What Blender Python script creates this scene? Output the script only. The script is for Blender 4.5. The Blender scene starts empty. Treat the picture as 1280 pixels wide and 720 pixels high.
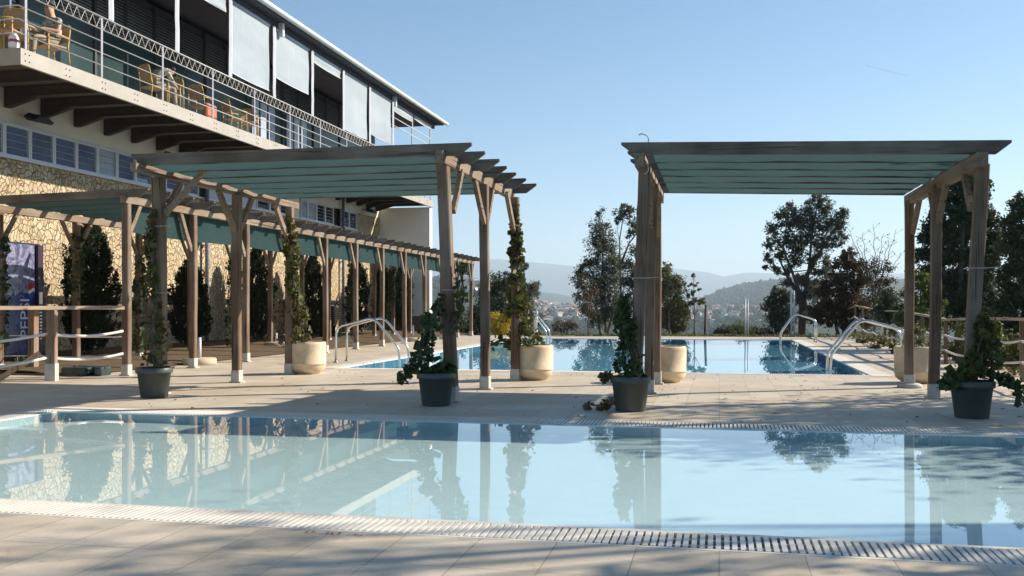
import bpy, bmesh, math, random
import numpy as np
from mathutils import Vector, Matrix, Euler

R = math.radians
random.seed(7)
rng = np.random.default_rng(7)
scene = bpy.context.scene
col = scene.collection

# ------------------------------------------------------------------ camera
# X runs away from the hotel, Y along its front, Z up; the camera stands at the origin
YAW = math.atan(259 / 1200)
EYE = 1.1
cam_d = bpy.data.cameras.new('camera')
cam = bpy.data.objects.new('camera', cam_d)
col.objects.link(cam)
cam.location = (0, 0, EYE)
cam.rotation_euler = (R(90), 0, YAW)
cam_d.sensor_width = 36
cam_d.lens = 33.75
cam_d.shift_y = 24 / 1280
cam_d.clip_start = 0.05
cam_d.clip_end = 30000
scene.camera = cam
scene.render.resolution_x, scene.render.resolution_y = 1024, 576

# ------------------------------------------------------------------ light
SUN_EL, SUN_AZ = R(31), R(28)            # azimuth measured from +X towards +Y
sdir = Vector((math.cos(SUN_EL) * math.cos(SUN_AZ), math.cos(SUN_EL) * math.sin(SUN_AZ), math.sin(SUN_EL)))
sun_d = bpy.data.lights.new('sun', 'SUN')
sun_d.energy = 5.0
sun_d.angle = R(0.5)
sun_d.color = (1.0, 0.89, 0.74)
sun = bpy.data.objects.new('sun', sun_d)
col.objects.link(sun)
sun.rotation_euler = sdir.to_track_quat('Z', 'Y').to_euler()
sun.location = sdir * 60

world = bpy.data.worlds.new('World')
scene.world = world
world.use_nodes = True
wn = world.node_tree
wn.nodes.clear()
wo = wn.nodes.new('ShaderNodeOutputWorld')
wb = wn.nodes.new('ShaderNodeBackground')
ws = wn.nodes.new('ShaderNodeTexSky')
ws.sky_type = 'NISHITA'
ws.sun_disc = False
ws.sun_elevation = SUN_EL
ws.sun_rotation = math.pi / 2 - SUN_AZ
ws.altitude = 100
ws.air_density = 0.82
ws.dust_density = 0.3
ws.ozone_density = 1.6
wb.inputs['Strength'].default_value = 0.08
wh = wn.nodes.new('ShaderNodeHueSaturation')      # the photograph's rather vivid blue
wh.inputs['Saturation'].default_value = 1.25
wh.inputs['Hue'].default_value = 0.492
wn.links.new(ws.outputs[0], wh.inputs['Color'])
wn.links.new(wh.outputs[0], wb.inputs[0])
wn.links.new(wb.outputs[0], wo.inputs[0])

scene.view_settings.view_transform = 'Standard'
scene.view_settings.look = 'None'
scene.view_settings.gamma = 1
scene.view_settings.use_curve_mapping = False
scene.view_settings.exposure = 0.92
scene.cycles.max_bounces = 8
scene.cycles.transparent_max_bounces = 12
scene.cycles.volume_bounces = 2

# ------------------------------------------------------------------ helpers
HX, HY, FPX = 640, 384, 1200
_S, _C = math.sin(YAW), math.cos(YAW)


def at(px, py, Y):
    """the real point at distance Y that the surveyed sight line meets"""
    u = (px - HX) / FPX
    X = Y * (_C * u - _S) / (_C + _S * u)
    d = -_S * X + _C * Y
    return Vector((X, Y, EYE + (HY - py) * d / FPX))


class MB:
    def __init__(s):
        s.v, s.f, s.m, s.sm = [], [], [], []

    def add(s, vs, fs, mi=0, smooth=False):
        b = len(s.v)
        s.v.extend([tuple(v) for v in vs])
        for f in fs:
            s.f.append(tuple(i + b for i in f))
        s.m.extend([mi] * len(fs))
        s.sm.extend([smooth] * len(fs))
        return s

    def box(s, x0, x1, y0, y1, z0, z1, mi=0):
        v = [(x0, y0, z0), (x1, y0, z0), (x1, y1, z0), (x0, y1, z0), (x0, y0, z1), (x1, y0, z1), (x1, y1, z1), (x0, y1, z1)]
        return s.add(v, [(0, 3, 2, 1), (4, 5, 6, 7), (0, 1, 5, 4), (1, 2, 6, 5), (2, 3, 7, 6), (3, 0, 4, 7)], mi)

    def cbox(s, c, sx, sy, sz, rz=0.0, mi=0, bev=0.0):
        """box centred at c, turned by rz, with chamfered vertical and top edges when bev > 0"""
        hx, hy, hz = sx / 2, sy / 2, sz / 2
        M = Matrix.Rotation(rz, 3, 'Z')
        if bev <= 0:
            v = [(-hx, -hy, -hz), (hx, -hy, -hz), (hx, hy, -hz), (-hx, hy, -hz), (-hx, -hy, hz), (hx, -hy, hz), (hx, hy, hz), (-hx, hy, hz)]
            f = [(0, 3, 2, 1), (4, 5, 6, 7), (0, 1, 5, 4), (1, 2, 6, 5), (2, 3, 7, 6), (3, 0, 4, 7)]
        else:
            def ring(ix, z):
                a, b = hx - ix, hy - ix
                k = bev
                return [(-a + k, -b, z), (a - k, -b, z), (a, -b + k, z), (a, b - k, z), (a - k, b, z), (-a + k, b, z), (-a, b - k, z), (-a, -b + k, z)]
            v = ring(0, -hz) + ring(0, hz - bev) + ring(bev * .8, hz)
            f = [tuple(range(7, -1, -1)), tuple(range(16, 24))]
            for r0 in (0, 8):
                for i in range(8):
                    j = (i + 1) % 8
                    f.append((r0 + i, r0 + j, r0 + 8 + j, r0 + 8 + i))
        v = [Vector(c) + M @ Vector(p) for p in v]
        return s.add(v, f, mi)

    def bar(s, p, q, w, h, up=(0, 0, 1), mi=0, w2=None, h2=None):
        p, q = Vector(p), Vector(q)
        d = (q - p).normalized()
        upv = Vector(up)
        if abs(d.dot(upv)) > .98:
            upv = Vector((0, 1, 0))
        sx = d.cross(upv).normalized()
        sz = sx.cross(d)
        w2 = w if w2 is None else w2
        h2 = h if h2 is None else h2
        v = []
        for c, a, b in ((p, w, h), (q, w2, h2)):
            for i, j in ((-1, -1), (1, -1), (1, 1), (-1, 1)):
                v.append(c + sx * (i * a / 2) + sz * (j * b / 2))
        return s.add(v, [(3, 2, 1, 0), (4, 5, 6, 7), (0, 1, 5, 4), (1, 2, 6, 5), (2, 3, 7, 6), (3, 0, 4, 7)], mi)

    def tube(s, pts, r, n=8, mi=0, cap=True):
        pts = [Vector(p) for p in pts]
        rs = r if isinstance(r, (list, tuple)) else [r] * len(pts)
        v, f = [], []
        prev = None
        for i, p in enumerate(pts):
            if i == 0:
                d = pts[1] - p
            elif i == len(pts) - 1:
                d = p - pts[i - 1]
            else:
                d = (pts[i + 1] - p).normalized() + (p - pts[i - 1]).normalized()
            d = d.normalized() if d.length > 1e-9 else Vector((0, 0, 1))
            if prev is None:
                a = Vector((0, 0, 1)) if abs(d.z) < .9 else Vector((1, 0, 0))
                x = d.cross(a).normalized()
            else:
                x = (prev - d * prev.dot(d)).normalized()
            prev = x
            y = d.cross(x)
            for k in range(n):
                t = 2 * math.pi * k / n
                v.append(p + (x * math.cos(t) + y * math.sin(t)) * rs[i])
        for i in range(len(pts) - 1):
            for k in range(n):
                j = (k + 1) % n
                f.append((i * n + k, i * n + j, (i + 1) * n + j, (i + 1) * n + k))
        if cap:
            f.append(tuple(range(n - 1, -1, -1)))
            f.append(tuple((len(pts) - 1) * n + k for k in range(n)))
        return s.add(v, f, mi, True)

    def lathe(s, c, prof, n=32, mi=0, smooth=True):
        v, f = [], []
        for r, z in prof:
            for k in range(n):
                t = 2 * math.pi * k / n
                v.append((c[0] + r * math.cos(t), c[1] + r * math.sin(t), c[2] + z))
        for i in range(len(prof) - 1):
            for k in range(n):
                j = (k + 1) % n
                f.append((i * n + k, i * n + j, (i + 1) * n + j, (i + 1) * n + k))
        f.append(tuple(range(n - 1, -1, -1)))
        f.append(tuple((len(prof) - 1) * n + k for k in range(n)))
        return s.add(v, f, mi, smooth)

    def leaves(s, P, size, droop=0.0, aspect=.55, up=0.0, mi=0, fold=.12):
        """one small folded leaf (two triangles sharing the midrib) at each point"""
        P = np.asarray(P, float)
        n = len(P)
        if n == 0:
            return s
        d = rng.normal(size=(n, 3))
        d[:, 2] = d[:, 2] * (1 - abs(droop)) - droop * 1.4 + up
        d /= np.linalg.norm(d, axis=1)[:, None] + 1e-9
        a = rng.normal(size=(n, 3))
        x = np.cross(d, a)
        x /= np.linalg.norm(x, axis=1)[:, None] + 1e-9
        nn = np.cross(x, d)
        sz = size * rng.uniform(.6, 1.3, size=n)[:, None]
        base = P - d * sz * .5
        tip = P + d * sz * .5
        l = P + x * sz * aspect * .5 + nn * sz * fold - d * sz * .08
        r = P - x * sz * aspect * .5 + nn * sz * fold - d * sz * .08
        V = np.stack([base, l, tip, r], 1).reshape(-1, 3)
        b = len(s.v)
        s.v.extend(map(tuple, V.tolist()))
        F = (np.arange(n)[:, None] * 4 + np.array([0, 1, 2, 3])[None, :] + b)
        s.f.extend(map(tuple, F.tolist()))
        s.m.extend([mi] * n)
        s.sm.extend([False] * n)
        return s

    def mesh(s, name, mats, off=(0, 0, 0)):
        me = bpy.data.meshes.new(name)
        o = Vector(off)
        v = [(p[0] - o.x, p[1] - o.y, p[2] - o.z) for p in s.v] if o.length else s.v
        me.from_pydata(v, [], s.f)
        for m in (mats if isinstance(mats, (list, tuple)) else [mats]):
            me.materials.append(m)
        me.polygons.foreach_set('material_index', s.m)
        me.polygons.foreach_set('use_smooth', s.sm)
        me.update()
        return me


def origin(o):
    p = Vector((0, 0, 0))
    while o is not None:
        p += o.location
        o = o.parent
    return p


def tag(o, label=None, cat=None, group=None, kind=None):
    if label:
        o['label'] = label
    if cat:
        o['category'] = cat
    if group:
        o['group'] = group
    if kind:
        o['kind'] = kind
    return o


def thing(name, label, cat, loc, group=None):
    o = bpy.data.objects.new(name, None)
    col.objects.link(o)
    o.location = loc
    o.empty_display_size = .1
    return tag(o, label, cat, group)


def part(name, mb, mats, parent, label=None):
    o = bpy.data.objects.new(name, mb.mesh(name, mats, origin(parent)))
    col.objects.link(o)
    o.parent = parent
    if label:
        o['label'] = label
    return o


def single(name, mb, mats, label, cat, loc, group=None):
    o = bpy.data.objects.new(name, mb.mesh(name, mats, loc))
    col.objects.link(o)
    o.location = loc
    return tag(o, label, cat, group)


def struct(name, mb, mats, kind='structure', label=None):
    o = bpy.data.objects.new(name, mb.mesh(name, mats))
    col.objects.link(o)
    o['kind'] = kind
    if label:
        o['label'] = label
    return o


def dup(o, loc=None, rz=None, parent=None, label=None):
    c = o.copy()
    col.objects.link(c)
    if parent is not None:
        c.parent = parent
    if loc is not None:
        c.location = loc
    if rz is not None:
        c.rotation_euler = (0, 0, rz)
    if label:
        c['label'] = label
    for ch in list(o.children):
        dup(ch, parent=c)
    return c


# ------------------------------------------------------------------ materials
class NT:
    def __init__(s, name):
        s.mat = bpy.data.materials.new(name)
        s.mat.use_nodes = True
        s.t = s.mat.node_tree
        s.t.nodes.clear()
        s.out = s.n('ShaderNodeOutputMaterial')

    def n(s, typ, **kw):
        nd = s.t.nodes.new(typ)
        for k, v in kw.items():
            if k in nd.bl_rna.properties:
                setattr(nd, k, v)
        return nd

    def l(s, a, b):
        s.t.links.new(a, b)

    def coord(s, scale=(1, 1, 1), kind='Object'):
        tc = s.n('ShaderNodeTexCoord')
        mp = s.n('ShaderNodeMapping')
        mp.inputs['Scale'].default_value = scale
        s.l(tc.outputs[kind], mp.inputs[0])
        return mp.outputs[0]

    def pos(s, scale=(1, 1, 1)):
        g = s.n('ShaderNodeNewGeometry')
        mp = s.n('ShaderNodeMapping')
        mp.inputs['Scale'].default_value = scale
        s.l(g.outputs['Position'], mp.inputs[0])
        return mp.outputs[0]

    def noise(s, vec, scale, detail=4, rough=.6, dist=0.0):
        nd = s.n('ShaderNodeTexNoise')
        nd.inputs['Scale'].default_value = scale
        nd.inputs['Detail'].default_value = detail
        nd.inputs['Roughness'].default_value = rough
        nd.inputs['Distortion'].default_value = dist
        s.l(vec, nd.inputs['Vector'])
        return nd.outputs['Fac']

    def ramp(s, fac, stops):
        nd = s.n('ShaderNodeValToRGB')
        e = nd.color_ramp.elements
        while len(e) < len(stops):
            e.new(.5)
        for i, (p, c) in enumerate(stops):
            e[i].position = p
            e[i].color = (*c, 1) if len(c) == 3 else c
        s.l(fac, nd.inputs[0])
        return nd.outputs[0]

    def mix(s, fac, a, b, mode='MIX'):
        nd = s.n('ShaderNodeMix')
        nd.data_type = 'RGBA'
        nd.blend_type = mode
        if isinstance(fac, (int, float)):
            nd.inputs[0].default_value = fac
        else:
            s.l(fac, nd.inputs[0])
        for sock, x in ((nd.inputs[6], a), (nd.inputs[7], b)):
            if isinstance(x, (tuple, list)):
                sock.default_value = (*x, 1)
            else:
                s.l(x, sock)
        return nd.outputs[2]

    def math(s, op, a, b=None, c=None):
        nd = s.n('ShaderNodeMath')
        nd.operation = op
        for i, x in enumerate((a, b, c)):
            if x is None:
                continue
            if isinstance(x, (int, float)):
                nd.inputs[i].default_value = x
            else:
                s.l(x, nd.inputs[i])
        return nd.outputs[0]

    def bsdf(s, color, rough=.7, metal=0.0, bump=None, bs=.3, bd=.01, spec=.5):
        p = s.n('ShaderNodeBsdfPrincipled')
        if isinstance(color, (tuple, list)):
            p.inputs['Base Color'].default_value = (*color, 1)
        else:
            s.l(color, p.inputs['Base Color'])
        if isinstance(rough, (int, float)):
            p.inputs['Roughness'].default_value = rough
        else:
            s.l(rough, p.inputs['Roughness'])
        p.inputs['Metallic'].default_value = metal
        p.inputs['Specular IOR Level'].default_value = spec
        if bump is not None:
            b = s.n('ShaderNodeBump')
            b.inputs['Strength'].default_value = bs
            b.inputs['Distance'].default_value = bd
            s.l(bump, b.inputs['Height'])
            s.l(b.outputs[0], p.inputs['Normal'])
        return p.outputs[0]

    def done(s, surf):
        s.l(surf, s.out.inputs['Surface'])
        return s.mat


def m_plain(name, c, rough=.6, metal=0.0, var=.15, scale=3.0, spec=.5):
    t = NT(name)
    f = t.noise(t.pos(), scale, 5, .65)
    c0 = tuple(x * (1 - var) for x in c)
    c1 = tuple(min(1, x * (1 + var)) for x in c)
    return t.done(t.bsdf(t.ramp(f, [(.3, c0), (.7, c1)]), rough, metal, f, .15, .004, spec))


def m_wood(name, stretch, c0, c1, c2):
    t = NT(name)
    v = t.pos(stretch)
    f = t.noise(v, 14, 6, .7, .6)
    g = t.noise(t.pos(), 1.3, 3, .6)
    k = t.noise(v, 60, 3, .6)
    base = t.ramp(f, [(.28, c0), (.55, c1), (.8, c2)])
    base = t.mix(t.ramp(g, [(.35, (0, 0, 0)), (.7, (1, 1, 1))]), base, t.mix(.5, base, (.32, .28, .24)))
    base = t.mix(t.ramp(k, [(.62, (0, 0, 0)), (.75, (.6, .6, .6))]), base, (.06, .045, .035))
    cr = t.noise(t.pos(tuple(x * (.35 if x < 1 else 1) for x in stretch)), 34, 2, .5)
    base = t.mix(t.ramp(cr, [(.63, (0, 0, 0)), (.68, (.85, .85, .85))]), base, (.035, .025, .018))
    return t.done(t.bsdf(base, .82, 0, t.math('SUBTRACT', f, t.math('MULTIPLY', cr, .8)), .6, .008, .25))


WZ = m_wood('weathered_wood_upright', (1, 1, .06), (.075, .046, .029), (.148, .092, .058), (.24, .165, .11))
WX = m_wood('weathered_wood_rafter', (.06, 1, 1), (.060, .046, .036), (.115, .088, .066), (.20, .16, .125))
WY = m_wood('weathered_wood_beam', (1, .06, 1), (.12, .08, .05), (.21, .148, .096), (.32, .235, .16))
WF = m_wood('fence_wood', (1, 1, .08), (.16, .09, .05), (.27, .165, .10), (.38, .26, .17))
WR = m_wood('fence_rail_wood', (.1, .1, 1), (.26, .19, .13), (.40, .31, .22), (.52, .43, .33))

# deck paving: pale stone slabs with fine dark joints
t = NT('stone_paving')
br = t.n('ShaderNodeTexBrick')
br.offset = 0.0
br.inputs['Scale'].default_value = 1.0
br.inputs['Brick Width'].default_value = .37
br.inputs['Row Height'].default_value = .56
br.inputs['Mortar Size'].default_value = .0036
br.inputs['Mortar Smooth'].default_value = .2
br.inputs['Bias'].default_value = 0.0
br.inputs['Color1'].default_value = (.52, .445, .35, 1)
br.inputs['Color2'].default_value = (.67, .60, .505, 1)
br.inputs['Mortar'].default_value = (.24, .20, .155, 1)
t.l(t.pos(), br.inputs['Vector'])
n1 = t.noise(t.pos((1, 1, 1)), .7, 6, .7)
n2 = t.noise(t.pos((1, 1, 1)), 90, 3, .6)
n3 = t.noise(t.pos((.5, 2.2, 1)), 1.6, 5, .7, .8)
c = t.mix(t.ramp(n1, [(.35, (0, 0, 0)), (.68, (.75, .75, .75))]), br.outputs['Color'], (.43, .34, .225))
c = t.mix(t.ramp(n3, [(.52, (0, 0, 0)), (.72, (.5, .5, .5))]), c, (.67, .60, .50))
c = t.mix(t.ramp(n2, [(.3, (.35, .35, .35)), (.7, (0, 0, 0))]), c, (.30, .26, .21))
st = t.noise(t.pos((1, 1, 1)), 3.1, 7, .75, 1.2)
c = t.mix(t.ramp(st, [(.56, (0, 0, 0)), (.66, (.45, .45, .45))]), c, (.32, .26, .19))
sp = t.noise(t.pos((1, 1, 1)), 26, 2, .5)
c = t.mix(t.ramp(sp, [(.70, (0, 0, 0)), (.76, (.7, .7, .7))]), c, (.20, .16, .11))
PAVE = t.done(t.bsdf(c, .62, 0, t.math('ADD', n2, t.math('MULTIPLY', br.outputs['Fac'], -2.0)), .25, .003, .4))

t = NT('pale_coping_stone')
n2 = t.noise(t.pos(), 70, 3, .6)
n1 = t.noise(t.pos(), 2.0, 4, .6)
c = t.mix(n1, (.60, .545, .46), (.72, .67, .585))
COPE = t.done(t.bsdf(c, .6, 0, n2, .2, .003, .4))

GRATE = m_plain('white_plastic_grate', (.66, .63, .57), .5, 0, .12, 4)
CHAN = m_plain('drain_channel_plastic', (.26, .25, .24), .6)


def m_pool(name, a, b, line):
    t = NT(name)
    br = t.n('ShaderNodeTexBrick')
    br.offset = 0
    br.inputs['Scale'].default_value = 1
    br.inputs['Brick Width'].default_value = .11
    br.inputs['Row Height'].default_value = .11
    br.inputs['Mortar Size'].default_value = .004
    br.inputs['Color1'].default_value = (*a, 1)
    br.inputs['Color2'].default_value = (*b, 1)
    br.inputs['Mortar'].default_value = (*line, 1)
    t.l(t.pos(), br.inputs['Vector'])
    n = t.noise(t.pos(), .8, 4, .6)
    c = t.mix(t.ramp(n, [(.35, (0, 0, 0)), (.7, (.3, .3, .3))]), br.outputs['Color'], b)
    return t.done(t.bsdf(c, .4))


POOL_A = m_pool('pale_aqua_pool_tile', (.555, .70, .725), (.605, .74, .76), (.60, .73, .75))
POOL_B = m_pool('blue_pool_tile', (.20, .50, .70), (.26, .57, .76), (.34, .60, .74))


def m_water(name, tint, wave):
    t = NT(name)
    tr = t.n('ShaderNodeBsdfTransparent')
    tr.inputs[0].default_value = (*tint, 1)
    gl = t.n('ShaderNodeBsdfGlossy')
    gl.inputs['Color'].default_value = (1, 1, 1, 1)
    gl.inputs['Roughness'].default_value = 0.0
    # Fresnel reflectance of water (Schlick), the same from above and below
    ge = t.n('ShaderNodeNewGeometry')
    dt = t.n('ShaderNodeVectorMath', operation='DOT_PRODUCT')
    t.l(ge.outputs['Incoming'], dt.inputs[0])
    cosv = t.math('ABSOLUTE', dt.outputs['Value'])
    frs = t.math('ADD', t.math('MULTIPLY', t.math('POWER', t.math('SUBTRACT', 1.0, cosv), 5.0), .98), .02)
    n = t.noise(t.pos((1, 1.0, 1)), 2.2, 2, .5, .3)
    b = t.n('ShaderNodeBump')
    b.inputs['Strength'].default_value = wave
    b.inputs['Distance'].default_value = .01
    t.l(n, b.inputs['Height'])
    t.l(b.outputs[0], gl.inputs['Normal'])
    t.l(b.outputs[0], dt.inputs[1])
    mx = t.n('ShaderNodeMixShader')
    t.l(frs, mx.inputs[0])
    t.l(tr.outputs[0], mx.inputs[1])
    t.l(gl.outputs[0], mx.inputs[2])
    return t.done(mx.outputs[0])


WATER_A = m_water('still_pool_water', (.93, .985, .985), .012)
WATER_B = m_water('still_deep_water', (.82, .955, .985), .014)

# crazy-paved stone wall
t = NT('ochre_rubble_stone')
v = t.pos((1.0, 1.0, .8))
nz = t.n('ShaderNodeTexNoise')
nz.inputs['Scale'].default_value = 2.2
nz.inputs['Detail'].default_value = 3
t.l(v, nz.inputs['Vector'])
dv = t.n('ShaderNodeMix')
dv.data_type = 'VECTOR'
dv.inputs[0].default_value = .26
t.l(v, dv.inputs[4])
t.l(nz.outputs['Color'], dv.inputs[5])
vo = t.n('ShaderNodeTexVoronoi', feature='F1')
ve = t.n('ShaderNodeTexVoronoi', feature='DISTANCE_TO_EDGE')
for x in (vo, ve):
    x.inputs['Scale'].default_value = 12.0
    t.l(dv.outputs[1], x.inputs['Vector'])
sep = t.n('ShaderNodeSeparateColor')
t.l(vo.outputs['Color'], sep.inputs[0])
c = t.ramp(sep.outputs[0], [(0, (.44, .34, .21)), (.35, (.56, .46, .30)), (.7, (.65, .56, .40)), (1, (.60, .45, .26))])
n = t.noise(t.pos(), 16, 5, .7)
c = t.mix(t.ramp(n, [(.35, (.45, .45, .45)), (.65, (0, 0, 0))]), c, (.36, .27, .17))
ej = t.noise(t.pos(), 7, 3, .6)
e = t.ramp(t.math('ADD', ve.outputs['Distance'], t.math('MULTIPLY', ej, .09)), [(.035, (0, 0, 0)), (.12, (1, 1, 1))])
c = t.mix(t.ramp(sep.outputs[2], [(0, (.45, .45, .45)), (.6, (0, 0, 0))]), c, (.34, .26, .165))
c = t.mix(e, (.37, .29, .19), c)
wst = t.noise(t.pos((1, 1, .25)), .9, 5, .7)
c = t.mix(t.ramp(wst, [(.55, (0, 0, 0)), (.75, (.4, .4, .4))]), c, (.30, .24, .17))
h = t.math('ADD', t.math('MULTIPLY', e, 1.0), t.math('MULTIPLY', t.math('ADD', n, sep.outputs[1]), .5))
STONE = t.done(t.bsdf(c, .9, 0, h, 1.0, .05, .2))

PLASTER = m_plain('cream_render', (.74, .68, .57), .85, 0, .06, 1.2)
WHITE_PAINT = m_plain('white_render', (.86, .83, .77), .8, 0, .05, 1.0)
PLINTH = m_plain('brown_tile_plinth', (.20, .13, .09), .7, 0, .2, 5)
FASCIA = m_plain('grey_painted_steel_fascia', (.36, .33, .29), .6, 0, .10, 2.5)
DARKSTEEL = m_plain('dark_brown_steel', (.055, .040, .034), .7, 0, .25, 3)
BOLT = m_plain('bolt_heads', (.12, .11, .10), .5)
ALU = m_plain('grey_aluminium', (.58, .60, .63), .4, .0, .06, 6)
STEEL = m_plain('stainless_steel_tube', (.62, .61, .60), .22, 1.0, .05, 9)
RAILP = m_plain('galvanised_railing', (.40, .385, .37), .5, .2, .08, 9)
RAILB = m_plain('grey_blue_railing_post', (.30, .29, .33), .5, .2, .08, 9)
ROOFM = m_plain('pale_metal_roof_edge', (.66, .68, .68), .4, .1, .06, 3)
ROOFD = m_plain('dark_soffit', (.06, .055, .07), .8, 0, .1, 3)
t = NT('grey_white_blind_fabric')
n = t.noise(t.pos((1, 2.2, .35)), 2.6, 4, .6, .6)
n2 = t.noise(t.pos((1, .4, 1.2)), 1.1, 3, .6)
c = t.ramp(n2, [(.35, (.30, .345, .39)), (.65, (.35, .395, .44))])
BLIND = t.done(t.bsdf(c, .85, 0, n, .55, .03, .2))
SHEATH = m_plain('white_blind_edge_fabric', (.46, .48, .54), .8, 0, .06, 3)
SHUT = m_plain('dark_grey_louvre', (.40, .39, .39), .55, 0, .15, 4)
SHUT_LIT = m_plain('pale_sunlit_louvre', (.55, .55, .52), .6, 0, .08, 4)  # pale slats, with the sunlight on them painted into the colour
GREEN = m_plain('dark_green_panel', (.024, .050, .050), .28, 0, .12, 2, .35)
DARKIN = m_plain('dark_interior', (.06, .056, .062), .7)
PIPE = m_plain('grey_blue_downpipe', (.17, .17, .22), .5)
CONC = m_plain('pale_concrete_shoe', (.47, .44, .40), .75, 0, .12, 12)
CREAMPOT = m_plain('cream_cast_stone', (.63, .50, .35), .8, 0, .2, 4.5)
DARKPOT = m_plain('dark_green_plastic', (.058, .070, .064), .45, 0, .2, 5)
SOIL = m_plain('potting_soil', (.06, .042, .03), .95, 0, .3, 20)
ROPE = m_plain('white_rope', (.68, .65, .62), .85, 0, .08, 40)
BASEDISC = m_plain('beige_concrete_disc', (.50, .42, .32), .85, 0, .12, 10)
BLACK = m_plain('black_plastic', (.02, .02, .022), .5)
BAMBOO = m_plain('yellow_bamboo_cane', (.44, .30, .08), .5, 0, .2, 30)
WICKER = m_plain('tan_woven_back', (.36, .24, .14), .75, 0, .2, 40)
TERRA = m_plain('terracotta_cushion', (.46, .17, .10), .85, 0, .12, 12)
GLASSB = m_plain('blue_grey_glass', (.16, .19, .27), .12, 0, .1, 1.2, .8)
CLEAR = m_plain('curtained_glass', (.40, .46, .56), .2, 0, .1, 2, .6)
WINDOWG = m_plain('louvre_glass', (.13, .17, .27), .08, 0, .25, 1.1, .8)
WINDOWD = m_plain('dark_louvre_glass', (.03, .035, .045), .15, 0, .2, 1.5, .6)
PANELB = m_plain('pale_blue_panel', (.40, .45, .55), .4, 0, .08, 1.0)

# shade net: woven teal cloth that lets some sun through
t = NT('teal_shade_net')
w1 = t.noise(t.pos((1, 1, 1)), 1.6, 4, .6)
w2 = t.noise(t.pos((.4, 14, 14)), 9, 2, .6)
cc = t.mix(w1, (.052, .094, .100), (.078, .130, .136))
cc = t.mix(t.ramp(w2, [(.35, (.35, .35, .35)), (.6, (0, 0, 0))]), cc, (.04, .11, .11))
df = t.n('ShaderNodeBsdfDiffuse')
tl = t.n('ShaderNodeBsdfTranslucent')
t.l(cc, df.inputs[0])
t.l(cc, tl.inputs[0])
mx = t.n('ShaderNodeMixShader')
mx.inputs[0].default_value = .55
t.l(df.outputs[0], mx.inputs[1])
t.l(tl.outputs[0], mx.inputs[2])
NET = t.done(mx.outputs[0])


# the long pergola's roof carries a doubled, much denser net
t = NT('dense_dark_net')
w1 = t.noise(t.pos((1, 8, 8)), 3, 4, .6)
df = t.n('ShaderNodeBsdfDiffuse')
tl = t.n('ShaderNodeBsdfTranslucent')
cc = t.mix(w1, (.045, .085, .088), (.075, .125, .125))
t.l(cc, df.inputs[0])
t.l(cc, tl.inputs[0])
mx = t.n('ShaderNodeMixShader')
mx.inputs[0].default_value = .16
t.l(df.outputs[0], mx.inputs[1])
t.l(tl.outputs[0], mx.inputs[2])
NETD = t.done(mx.outputs[0])


def m_leaf(name, cols, trans=.35, rough=.5, spec=.35):
    t = NT(name)
    g = t.n('ShaderNodeNewGeometry')
    st = [(i / max(1, len(cols) - 1), c) for i, c in enumerate(cols)]
    c = t.ramp(g.outputs['Random Per Island'], st)
    n = t.noise(t.pos(), 1.1, 2, .5)
    c = t.mix(t.ramp(n, [(.38, (0, 0, 0)), (.66, (.5, .5, .5))]), c, cols[-1])
    p = t.bsdf(c, rough, 0, spec=spec)
    tl = t.n('ShaderNodeBsdfTranslucent')
    t.l(c, tl.inputs[0])
    mx = t.n('ShaderNodeMixShader')
    mx.inputs[0].default_value = trans
    t.l(p, mx.inputs[1])
    t.l(tl.outputs[0], mx.inputs[2])
    return t.done(mx.outputs[0])


L_IVY = m_leaf('ivy_leaf', [(.022, .045, .012), (.05, .085, .02), (.10, .135, .03), (.13, .09, .03)], .3)
L_IVYD = m_leaf('dark_ivy_leaf', [(0.018, 0.039, 0.017), (0.039, 0.072, 0.023), (0.072, 0.104, 0.031)], .3)
L_CYP = m_leaf('cypress_leaf', [(.010, .022, .012), (.018, .038, .018), (.030, .055, .022), (.05, .05, .025)], .2, .7, .2)
L_GUM = m_leaf('gum_leaf', [(.065, .085, .058), (.105, .125, .082), (.17, .175, .12)], .42)
L_GUMD = m_leaf('dark_gum_leaf', [(0.028, 0.046, 0.028), (0.050, 0.078, 0.038), (0.107, 0.128, 0.059)], .28)
L_OLIVE = m_leaf('olive_leaf', [(0.076, 0.092, 0.037), (0.126, 0.135, 0.054), (0.203, 0.186, 0.076)], .3)
L_RED = m_leaf('red_leaf', [(.075, .045, .026), (.12, .066, .034), (.075, .07, .034)], .35)
L_YEL = m_leaf('yellow_leaf', [(0.442, 0.312, 0.026), (0.650, 0.468, 0.039), (0.390, 0.364, 0.052)], .35)
L_LIME = m_leaf('fresh_green_leaf', [(.05, .085, .02), (.10, .14, .03), (.17, .20, .05)], .4)
L_DRY = m_leaf('dry_leaf', [(.14, .075, .03), (.22, .13, .05), (.10, .06, .03)], .1)
BARK = m_plain('bark', (.13, .10, .08), .9, 0, .3, 8)
BARKP = m_plain('pale_gum_bark', (.24, .20, .165), .85, 0, .3, 5)

# ground
t = NT('dry_grass_and_soil')
n = t.noise(t.pos(), .25, 6, .7)
n2 = t.noise(t.pos(), 6, 4, .7)
c = t.ramp(n, [(.3, (.055, .06, .025)), (.5, (.09, .075, .04)), (.7, (.045, .06, .024))])
c = t.mix(t.math('MULTIPLY', n2, .5), c, (.03, .035, .015))
GROUND = t.done(t.bsdf(c, .95, 0, n2, .6, .05, .1))

t = NT('wooded_hillside')
n = t.noise(t.pos(), .006, 8, .75)
n2 = t.noise(t.pos(), .05, 4, .7)
c = t.ramp(n, [(.32, (.018, .030, .014)), (.5, (.034, .048, .020)), (.68, (.075, .075, .04))])
c = t.mix(t.ramp(n2, [(.4, (.5, .5, .5)), (.6, (0, 0, 0))]), c, (.012, .02, .010))
HILL = t.done(t.bsdf(c, .95, 0, n2, .8, 3.0, .05))

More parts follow.
